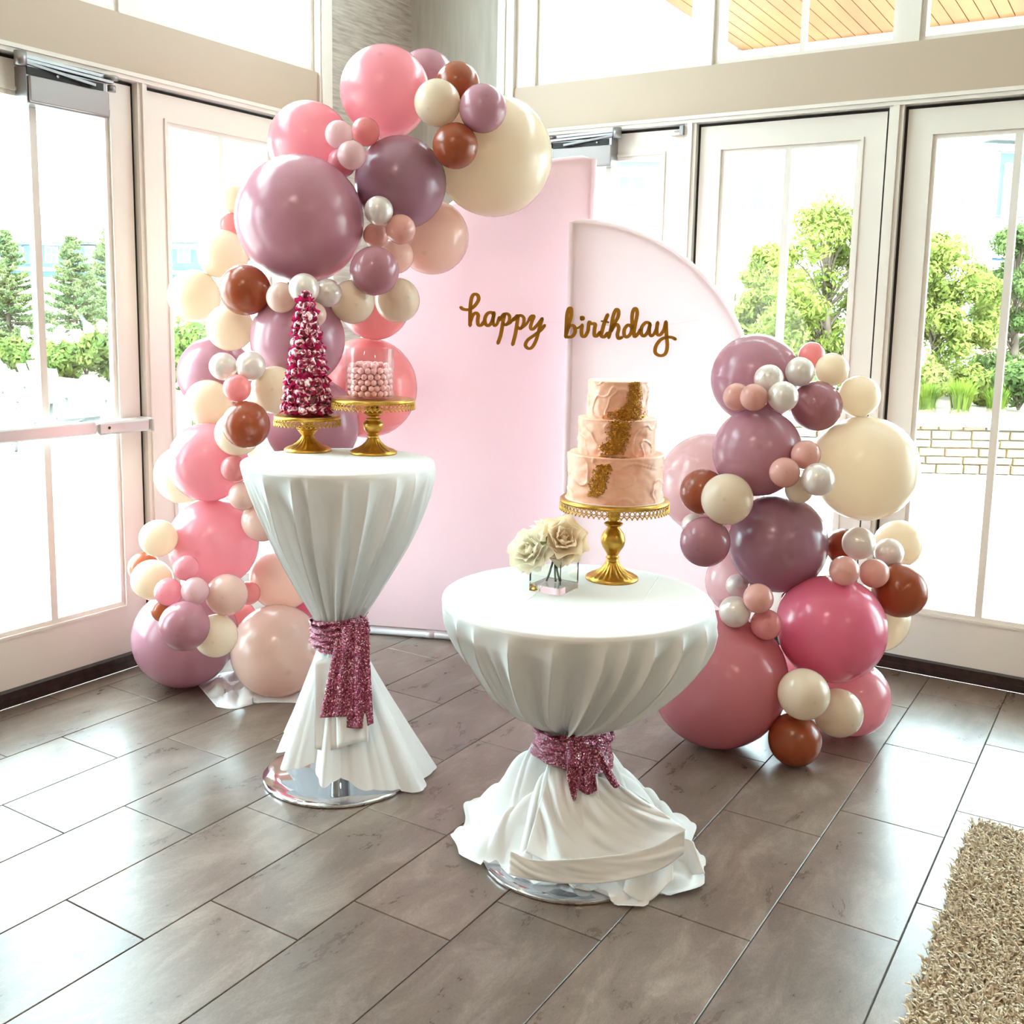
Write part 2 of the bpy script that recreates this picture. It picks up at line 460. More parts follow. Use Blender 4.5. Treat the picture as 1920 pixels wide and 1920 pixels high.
def post(w, a0, a1, z0, z1, d0=-WT, d1=0.0, lip=True):
    trimn[0] += 1
    T = thing('trim_%d' % trimn[0], WP(w, (a0 + a1) / 2, 0, z0), 'white painted post between two glazed units of the %s wall' % ('grasscloth' if w == 'L' else 'grey'), 'trim', 'white wall posts', 'structure')
    build('post', wbox(MB(), w, a0, a1, d0, d1, z0, z1), M['white'], T)
    if lip:
        build('moulding', wbox(MB(), w, a0 + .018, a1 - .018, d1, d1 + .010, z0, z1), M['white'], T)
    return T
def transom(w, a0, a1, label, z0=HD1, z1=3.86):
    winn[0] += 1
    W = thing('window_%d' % winn[0], WP(w, (a0 + a1) / 2, -.07, z0), label, 'window', kind='structure')
    build('frame', bead_ring(w, a0, a1, z0, z1, -.10, -.03, .022), M['white'], W)
    am = (a0 + a1) / 2
    build('muntin', wbox(MB(), w, am - .012, am + .012, -.078, -.045, z0 + .022, z1 - .022), M['white'], W)
    build('pane', wbox(MB(), w, a0 + .022, am - .012, -.065, -.059, z0 + .022, z1 - .022), M['pane'], W)
    build('pane', wbox(MB(), w, am + .012, a1 - .022, -.065, -.059, z0 + .022, z1 - .022), M['pane'], W)
    return W
# left wall: unit edges along y (towards the viewer is negative)
LU = [(-1.766, -.944), (-2.722, -1.84), (-3.68, -2.80)]
RU = [(.83, 1.637), (1.722, 2.577), (2.664, 3.540), (3.626, 4.50), (4.586, 5.46)]  # last door is added out of view, to let more light onto the rug
LT = [(-1.787, -.744), (-2.80, -1.888), (-3.68, -2.90)]
RT = [(.80, 1.672), (1.766, 2.597), (2.687, 3.55), (3.645, 4.50), (4.60, 5.46)]  # last upper window goes with the added door, unseen, brightens the rug
# solid wall pieces
wl = MB()
wbox(wl, 'L', -.655, WT, -WT, 0, 0, ZW)                       # corner piece (grasscloth)
wl2 = MB()
wbox(wl2, 'L', RY, LEND, -WT, 0, 0, ZW)
W1 = thing('wall_left', (0, -.33, 0), 'grasscloth papered wall with tall white glazed doors', 'wall', kind='structure')
build('wallpaper_panel', wl, M['grasscloth'], W1); build('wall_panel', wl2, M['room'], W1)
hb = MB(); wbox(hb, 'L', LEND, -.745, -WT, 0, HD0, HD1); build('header', hb, M['header'], W1)
hb = MB(); wbox(hb, 'L', LEND, -.655, -WT, 0, 3.86, ZW); build('upper_band', hb, M['header'], W1)
hb = MB(); wbox(hb, 'L', LEND, -.745, -.10, .012, DT + .016, HD0); wbox(hb, 'L', LEND, -.745, 0, .020, HD0 - .012, HD0 + .004)
build('head_trim', hb, M['white'], W1)
hb = MB(); wbox(hb, 'L', -.745, -.655, -WT, .012, 0, ZW); wbox(hb, 'L', -.735, -.70, .012, .02, 0, ZW); build('casing', hb, M['white'], W1)
hb = MB(); wbox(hb, 'L', LEND, -.745, -.10, -.004, 0, .058); wbox(hb, 'L', LEND, -.745, -.02, 0.0, 0, .03); build('threshold', hb, M['bronze'], W1)
wr = MB(); wbox(wr, 'R', 0, .580, -WT, 0, 0, ZW)
W2 = thing('wall_right', (.3, 0, 0), 'grey papered wall with tall white glazed doors', 'wall', kind='structure')
build('wallpaper_panel', wr, M['greywall'], W2)
wr2 = MB(); wbox(wr2, 'R', REND, RX, -WT, 0, 0, ZW); build('wall_panel', wr2, M['room'], W2)
hb = MB(); wbox(hb, 'R', .68, REND, -WT, 0, HD0, HD1); build('header', hb, M['header'], W2)
hb = MB(); wbox(hb, 'R', .58, REND, -WT, 0, 3.86, ZW); build('upper_band', hb, M['header'], W2)
hb = MB(); wbox(hb, 'R', .68, REND, -.10, .012, DT + .016, HD0); wbox(hb, 'R', .68, REND, 0, .020, HD0 - .012, HD0 + .004)
build('head_trim', hb, M['white'], W2)
hb = MB(); wbox(hb, 'R', .58, .68, -WT, .012, 0, ZW); wbox(hb, 'R', .592, .63, .012, .02, 0, ZW); build('casing', hb, M['white'], W2)
hb = MB(); wbox(hb, 'R', .68, REND, -.10, -.004, 0, .058); wbox(hb, 'R', .68, REND, -.02, 0.0, 0, .03); build('threshold', hb, M['bronze'], W2)
LDL = ['white glazed side panel beside the grasscloth corner', 'white glazed door with push bar and wide closer, beside the side panel']
RDL = ['white glazed door with closer, next to the grey wallpaper', 'white glazed door in front of the leafy tree and porch column', 'white glazed door in front of the stone seat wall']
for i, (a0, a1) in enumerate(LU):
    glazed_door('L', a0, a1, LDL[i] if i < 2 else 'white glazed door farther along the grasscloth wall')
for i, (a0, a1) in enumerate(RU):
    glazed_door('R', a0, a1, RDL[i] if i < 3 else 'unseen white glazed door farther along the grey wall')
for i in range(len(LU)):
    a1 = LU[i][0]; a0 = LU[i + 1][1] if i + 1 < len(LU) else LEND
    post('L', a0 + .013, a1 - .013, 0, DT + .016)
post('L', -.931, -.745, 0, DT + .016)
for i in range(len(RU)):
    a0 = RU[i][1]; a1 = RU[i + 1][0] if i + 1 < len(RU) else REND
    post('R', a0 + .013, a1 - .013, 0, DT + .016)
post('R', .68, .817, 0, DT + .016)
for i, (a0, a1) in enumerate(LT):
    transom('L', a0, a1, 'upper window above the glazed unit nearest the grasscloth corner' if i == 0 else 'upper window along the grasscloth wall')
    b0 = LT[i + 1][1] if i + 1 < len(LT) else LEND
    post('L', b0, a0, HD1, 3.86, d1=-.012, lip=False)
for i, (a0, a1) in enumerate(RT):
    transom('R', a0, a1, ['upper window next to the grey wallpaper, showing the porch edge', 'upper window showing the porch corner and wooden boards', 'upper window showing only porch boards and a beam'][i] if i < 3 else 'unseen upper window farther along the grey wall')
    b1 = RT[i + 1][0] if i + 1 < len(RT) else REND
    post('R', a1, b1, HD1, 3.86, d1=-.012, lip=False)
post('R', .68, .80, HD1, 3.86, d1=-.012, lip=False)
# far walls and ceiling of the room
tag(build('wall_back', MB().box(-WT, RX + WT, RY - WT, RY, 0, ZW), M['room']), 'pale wall behind the viewer', 'wall', kind='structure')
tag(build('wall_side', MB().box(RX, RX + WT, RY, WT, 0, ZW), M['room']), 'pale wall beyond the rug', 'wall', kind='structure')
tag(build('ceiling', MB().box(-WT, RX + WT, RY - WT, WT, ZW, ZW + .2), M['ceiling']), 'white ceiling above the room', 'ceiling', kind='structure')
for lx, ly in ((2.6, -4.6), (6.8, -4.4), (6.8, -7.0), (2.6, -7.2)):
    L = thing('ceiling_lamp', (lx, ly, ZW), 'round warm flush lamp on the room ceiling', 'lamp', 'ceiling lamps')
    build('housing', MB().lathe([(.24, 0), (.24, -.05), (.225, -.06)], 40, (lx, ly, ZW)), M['steel'], L, True)
    ld = bpy.data.lights.new('lamp_light', 'AREA'); ld.shape = 'DISK'; ld.size = .42; ld.energy = LAMP_POWER; ld.color = (1.0, .80, .60)
    lo = bpy.data.objects.new('ceiling_lamp_light_offscreen', ld); COL.objects.link(lo); lo.parent = L; lo.location = (0, 0, -.075)

# ------------------------------------------------------------------ door hardware
def door_closer(w, a0, a1, label, flip):
    """cover between a0..a1 on a door face, arm folded above it"""
    d0, d1 = -.028, .055
    T = thing('door_closer', WP(w, (a0 + a1) / 2, 0, 2.30), label, 'door closer', 'door closers')
    z0, z1 = 2.300, 2.395
    mb = MB(); wbox(mb, w, a0 - .006, a1 - .004, d0, d1 - .012, z0 - .006, z1 + .035); build('body', mb, M['steel'], T)
    mb = MB(); wbox(mb, w, a0, a1, d1 - .012, d1, z0, z1); o = build('cover', mb, M['cover'], T)
    bv = o.modifiers.new('bevel', 'BEVEL'); bv.width = .005; bv.segments = 2
    mb = MB(); wbox(mb, w, a0 - .004, a1 - .02, d1 - .02, d1 - .008, z1 + .002, z1 + .030); build('slot', mb, M['black'], T)
    s = 1 if not flip else -1
    e0, e1 = (a0 - .02, a1 + .02)
    pivot, elbow = (e0, e1) if s > 0 else (e1, e0)
    mb = MB()
    mb.bar(WP(w, pivot, d1 - .02, z1 + .045), WP(w, elbow - s * .09, d1 + .005, z1 + .012), .022, .010)
    build('arm', mb, M['steel'], T)
    mb = MB(); mb.bar(WP(w, pivot, d1 - .02, z1 + .052), WP(w, elbow, d1 - .01, z1 + .040), .026, .010); build('arm', mb, M['steel'], T)
    mb = MB(); mb.bar(WP(w, pivot, d1 - .035, z1 + .068), WP(w, elbow, d1 - .03, z1 + .060), .030, .012); build('arm', mb, M['steel'], T)
    mb = MB(); mb.tube([WP(w, pivot, d1 - .02, z1 + .03), WP(w, pivot, d1 - .02, z1 + .08)], .022, 20); build('pivot', mb, M['steel'], T, True)
    mb = MB(); mb.tube([WP(w, elbow, d1 - .012, z1 + .006), WP(w, elbow, d1 - .012, z1 + .03)], .016, 20)
    mb.tube([WP(w, elbow, d1 - .014, z1 + .052), WP(w, elbow, d1 - .014, z1 + .066)], .028, 20); build('bracket', mb, M['steel'], T, True)
    for k in (.35, .75):
        mb = MB(); aa = a0 + (a1 - a0) * k
        q = np.array(WP(w, aa, d1 - .008, z1 + .016)); q2 = np.array(WP(w, aa, d1 - .003, z1 + .016))
        mb.tube([q, q2], .006, 10); build('screw', mb, M['chrome'], T, True)
door_closer('L', -2.344, -2.003, 'grey steel door closer with wide cover on the push-bar door', False)
door_closer('R', .955, 1.288, 'grey steel door closer partly hidden behind the huge ivory balloon', True)
PB = thing('push_bar', (0, -2.28, 1.0), 'aluminium push bar across the glazed door by the balloon garland', 'push bar')
mb = MB(); mb.box(.030, .066, -2.66, -2.122, 1.043, 1.094); o = build('bar', mb, M['alu'], PB)
o.modifiers.new('bevel', 'BEVEL').width = .006
mb = MB(); mb.box(-.02, .072, -2.118, -1.868, 1.038, 1.090); o = build('end_housing', mb, M['alu'], PB)
o.modifiers.new('bevel', 'BEVEL').width = .008
mb = MB(); mb.box(-.025, .076, -1.866, -1.846, 1.032, 1.092); o = build('end_cap', mb, M['alu'], PB); o.modifiers.new('bevel', 'BEVEL').width = .006
mb = MB(); mb.box(-.02, .064, -2.70, -2.66, 1.03, 1.10); build('end_cap', mb, M['alu'], PB)
mb = MB(); mb.tube([(.071, -2.07, 1.066), (.0735, -2.07, 1.066)], .006, 10); build('screw', mb, M['black'], PB)
LC = thing('door_catch', (1.62, -.02, 2.44), 'small metal catch at the top of the door beside the closer', 'latch')
mb = MB(); mb.box(1.575, 1.645, -.0, .028, 2.425, 2.446); build('plate', mb, M['white'], LC)
mb = MB(); mb.box(1.632, 1.650, -.022, 0.0, 2.420, 2.462); build('hook', mb, M['steel'], LC)
mb = MB(); mb.bar((1.60, -.006, 2.44), (1.645, -.006, 2.444), .006, .006); build('rod', mb, M['steel'], LC)

# ------------------------------------------------------------------ backdrop panels
PD = np.array([.92782, .37302, 0])           # along the panels
PN = np.array([-.37302, .92782, 0])          # away from the viewer
PA = np.array([.51927, -.98117, 0])
def backdrop(name, q0, width, top, side, mat, label, th=.035):
    """flat stretch-cover panel whose top falls in a quarter circle towards one side; q0 = its tall lower corner"""
    T = thing(name, tuple(q0 + PD * side * width / 2), label, 'backdrop')
    z0 = .052
    prof = [(0, top)]
    r = width
    for k in range(1, 41):
        a = pi / 2 * k / 40
        prof.append((r * sin(a), top - r + r * cos(a)))
    cols = 41
    rows = 26
    P = np.zeros((2, rows, cols, 3))
    for j in range(cols):
        s, zt = prof[j]
        for i in range(rows):
            t = i / (rows - 1); z = z0 + (zt - z0) * t
            for f in (0, 1):
                w_ = .004 * sin(s * 9 + t * 2.2) * sin(pi * t) if f == 0 else 0
                dep = (-th / 2 - .004 + w_) if f == 0 else th / 2
                P[f, i, j] = q0 + PD * side * s + PN * dep + np.array([0, 0, z])
    mb = MB(); fl = side > 0
    mb.grid(P[0] if fl else P[0][:, ::-1]); mb.grid(P[1][:, ::-1] if fl else P[1])
    # rounded edge of the cover round the frame
    out = [q0 + np.array([0, 0, z0])] + [q0 + PD * side * s + np.array([0, 0, z]) for s, z in prof] + [q0 + PD * side * width + np.array([0, 0, z0])] 
    cov = build('cover', mb, mat, T, True)
    ed = MB(); loop = [out[0] + (out[1] - out[0]) * k / 12 for k in range(12)] + out[1:-1] + [out[-2] + (out[-1] - out[-2]) * k / 10 for k in range(1, 11)]
    ed.tube(loop, th / 2 + .004, 12)
    build('cover_edge', ed, mat, T, True)
    fr = MB(); fr.tube([q0 + np.array([0, 0, .020]), q0 + PD * side * width + np.array([0, 0, .020])], .018, 14)
    build('bottom_tube', fr, M['tube'], T, True)
    jn = MB(); c = q0 + PD * side * width * .66
    jn.tube([c + np.array([0, 0, .020]) - PD * .02, c + np.array([0, 0, .020]) + PD * .02], .0195, 14); build('tube_joint', jn, M['tube'], T, True)
    for s in (.0, 1.0):
        lg = MB(); b = q0 + PD * side * width * s
        lg.tube([b + np.array([0, 0, .02]), b + np.array([0, 0, .07])], .016, 12); build('tube_upright', lg, M['tube'], T, True)
        fl_ = .055 if (side > 0 and s == 0) else .30            # the inner foot stops short of the panel behind it
        ft = MB(); ft.tube([b + PN * -.001 + np.array([0, 0, .010]), b + PN * fl_ + np.array([0, 0, .010])], .010, 10); build('foot', ft, M['tube'], T, True)
    return T
q_left = np.array([1.4737, -.5975, 0])
backdrop('arch_backdrop', q_left, 1.08, 2.235, -1, M['panel_pink'], 'tall pink half-arch fabric panel behind the happy half of the banner')
q_right = np.array([1.4163, -.6852, 0]) + np.array([.024, .009, 0])
backdrop('arch_backdrop', q_right - PN * .03, .80, 1.955, 1, M['panel_white'], 'shorter pale half-arch fabric panel curving down behind the cake')

# ------------------------------------------------------------------ banner, traced stroke by stroke
BAN_P = q_right - PN * .085
def ban(cx, cy): return on_plane(840 + cx / 4.174, 520 + cy / 4.174, BAN_P, PN)
HAPPY = [
    ('letter_h', [([(100, 236), (122, 250), (165, 252), (207, 225), (238, 178), (234, 142), (208, 132), (187, 155), (176, 220), (173, 300), (173, 378)], 20),
                  ([(175, 345), (194, 297), (220, 279), (236, 297), (232, 340), (238, 372), (260, 374), (284, 345)], 20)]),
    ('letter_a', [([(356, 288), (335, 274), (306, 287), (289, 325), (294, 364), (316, 378), (340, 355), (355, 312), (360, 276)], 20),
                  ([(358, 285), (353, 345), (363, 378), (384, 364), (402, 312)], 17)]),
    ('letter_p', [([(404, 335), (440, 287), (432, 340), (413, 450), (391, 516)], 20),
                  ([(432, 305), (455, 284), (480, 300), (479, 340), (455, 372), (432, 362)], 18), ([(455, 372), (488, 356), (516, 318)], 15)]),
    ('letter_p', [([(512, 335), (545, 300), (541, 360), (526, 450), (506, 527)], 20),
                  ([(540, 320), (565, 298), (592, 315), (592, 360), (568, 402), (545, 390)], 18), ([(570, 402), (608, 372), (634, 335)], 15)]),
    ('letter_y', [([(632, 335), (652, 306), (672, 306), (655, 352), (646, 394), (664, 406), (700, 372), (738, 322)], 19),
                  ([(738, 322), (715, 402), (690, 490), (660, 545), (630, 557), (606, 532), (625, 490), (680, 450), (728, 412), (757, 376)], 19)]),
]
BDAY = [
    ('letter_b', [([(922, 468), (926, 400), (931, 300), (945, 247), (963, 247), (963, 305), (942, 378), (926, 440)], 20),
                  ([(928, 412), (958, 378), (988, 385), (995, 428), (970, 464), (936, 468)], 20), ([(985, 398), (1016, 396), (1040, 382)], 14)]),
    ('letter_i', [([(1050, 372), (1044, 420), (1050, 458), (1073, 460), (1096, 420)], 20), ([(1046, 322), (1050, 316), (1053, 321), (1047, 326)], 26)]),
    ('letter_r', [([(1096, 420), (1101, 372), (1106, 350), (1122, 362), (1152, 366), (1146, 410), (1146, 454), (1165, 459), (1192, 428)], 20)]),
    ('letter_t', [([(1250, 292), (1226, 350), (1206, 420), (1201, 458), (1224, 465), (1250, 436)], 21), ([(1202, 343), (1228, 345), (1256, 352)], 13)]),
    ('letter_h', [([(1257, 472), (1276, 400), (1291, 310), (1314, 254), (1334, 262), (1330, 310), (1297, 370), (1276, 420)], 20),
                  ([(1274, 424), (1304, 377), (1325, 370), (1336, 400), (1326, 448), (1335, 478), (1362, 470)], 20)]),
    ('letter_d', [([(1437, 388), (1410, 373), (1382, 405), (1379, 450), (1400, 467), (1430, 440), (1441, 392)], 20),
                  ([(1442, 395), (1441, 300), (1455, 250), (1474, 248), (1480, 290), (1467, 360), (1456, 430), (1461, 464), (1488, 440), (1507, 408)], 20)]),
    ('letter_a', [([(1581, 362), (1550, 353), (1517, 390), (1513, 440), (1535, 459), (1565, 425), (1582, 368)], 20),
                  ([(1580, 365), (1576, 430), (1590, 459), (1614, 440), (1634, 396)], 18)]),
    ('letter_y', [([(1641, 352), (1634, 400), (1637, 444), (1660, 450), (1690, 410), (1706, 347)], 20),
                  ([(1706, 347), (1710, 450), (1716, 540), (1700, 598), (1660, 613), (1623, 590), (1627, 540), (1662, 490), (1710, 470), (1750, 470), (1780, 484)], 20)]),
]
BN = thing('banner', tuple(ban(940, 350)), 'gold script happy birthday banner strung across both panels', 'banner')
def stroke(mb, pts, w):
    q = catmull(pts, 6); n = len(q); front = []; 
    for i, c in enumerate(q):
        d = q[min(i + 1, n - 1)] - q[max(i - 1, 0)]; d = d / (np.linalg.norm(d) + 1e-9); nr = np.array([-d[1], d[0]])
        k = w * .5 * (1.12 + .38 * abs(d[1]))
        front.append((c + nr * k, c - nr * k))
    th = .0016
    vs = []; fs = []
    for a, b in front:
        A = ban(*a); B = ban(*b)
        vs += [A - PN * th, B - PN * th, B + PN * th, A + PN * th]
    for i in range(n - 1):
        o = 4 * i
        for k in range(4): fs.append((o + k, o + (k + 1) % 4, o + 4 + (k + 1) % 4, o + 4 + k))
    fs.append((3, 2, 1, 0)); fs.append((4 * n - 4, 4 * n - 3, 4 * n - 2, 4 * n - 1))
    mb.add(vs, fs)
    for e in (0, n - 1):                                       # round the stroke ends
        c = q[e]; rr = w * .58; ring = []
        for k in range(10): ring.append(c + np.array([cos(2 * pi * k / 10), sin(2 * pi * k / 10)]) * rr)
        vs = [ban(*x) - PN * th for x in ring] + [ban(*x) + PN * th for x in ring]
        mb.add(vs, [tuple(range(10)), tuple(range(19, 9, -1))] + [(k, k + 10, (k + 1) % 10 + 10, (k + 1) % 10) for k in range(10)])
for word, letters in (('happy_cutout', HAPPY), ('birthday_cutout', BDAY)):
    xs = [p_[0] for _, st in letters for s_ in st for p_ in s_[0]]
    hub = bpy.data.objects.new(word, None); COL.objects.link(hub); hub.parent = BN
    hub.location = Vector(ban((min(xs) + max(xs)) / 2, 360)) - Vector(BN.location); hub.empty_display_size = .02
    tag(hub, 'gold cutout word %s' % ('happy' if word[0] == 'h' else 'birthday'))
    for nm, strokes in letters:
        mb = MB()
        for pts, w in strokes: stroke(mb, pts, w)
        build(nm, mb, M['goldcard'], hub)
mb = MB()
sp = [(-260, 180), (-60, 222), (95, 240), (300, 310), (500, 330), (740, 345), (905, 356), (1100, 372), (1350, 376), (1600, 372), (1760, 366), (1960, 330)]
mb.tube([ban(*q) + PN * .002 for q in catmull(sp, 4)], .0011, 6); build('string', mb, M['string'], BN)

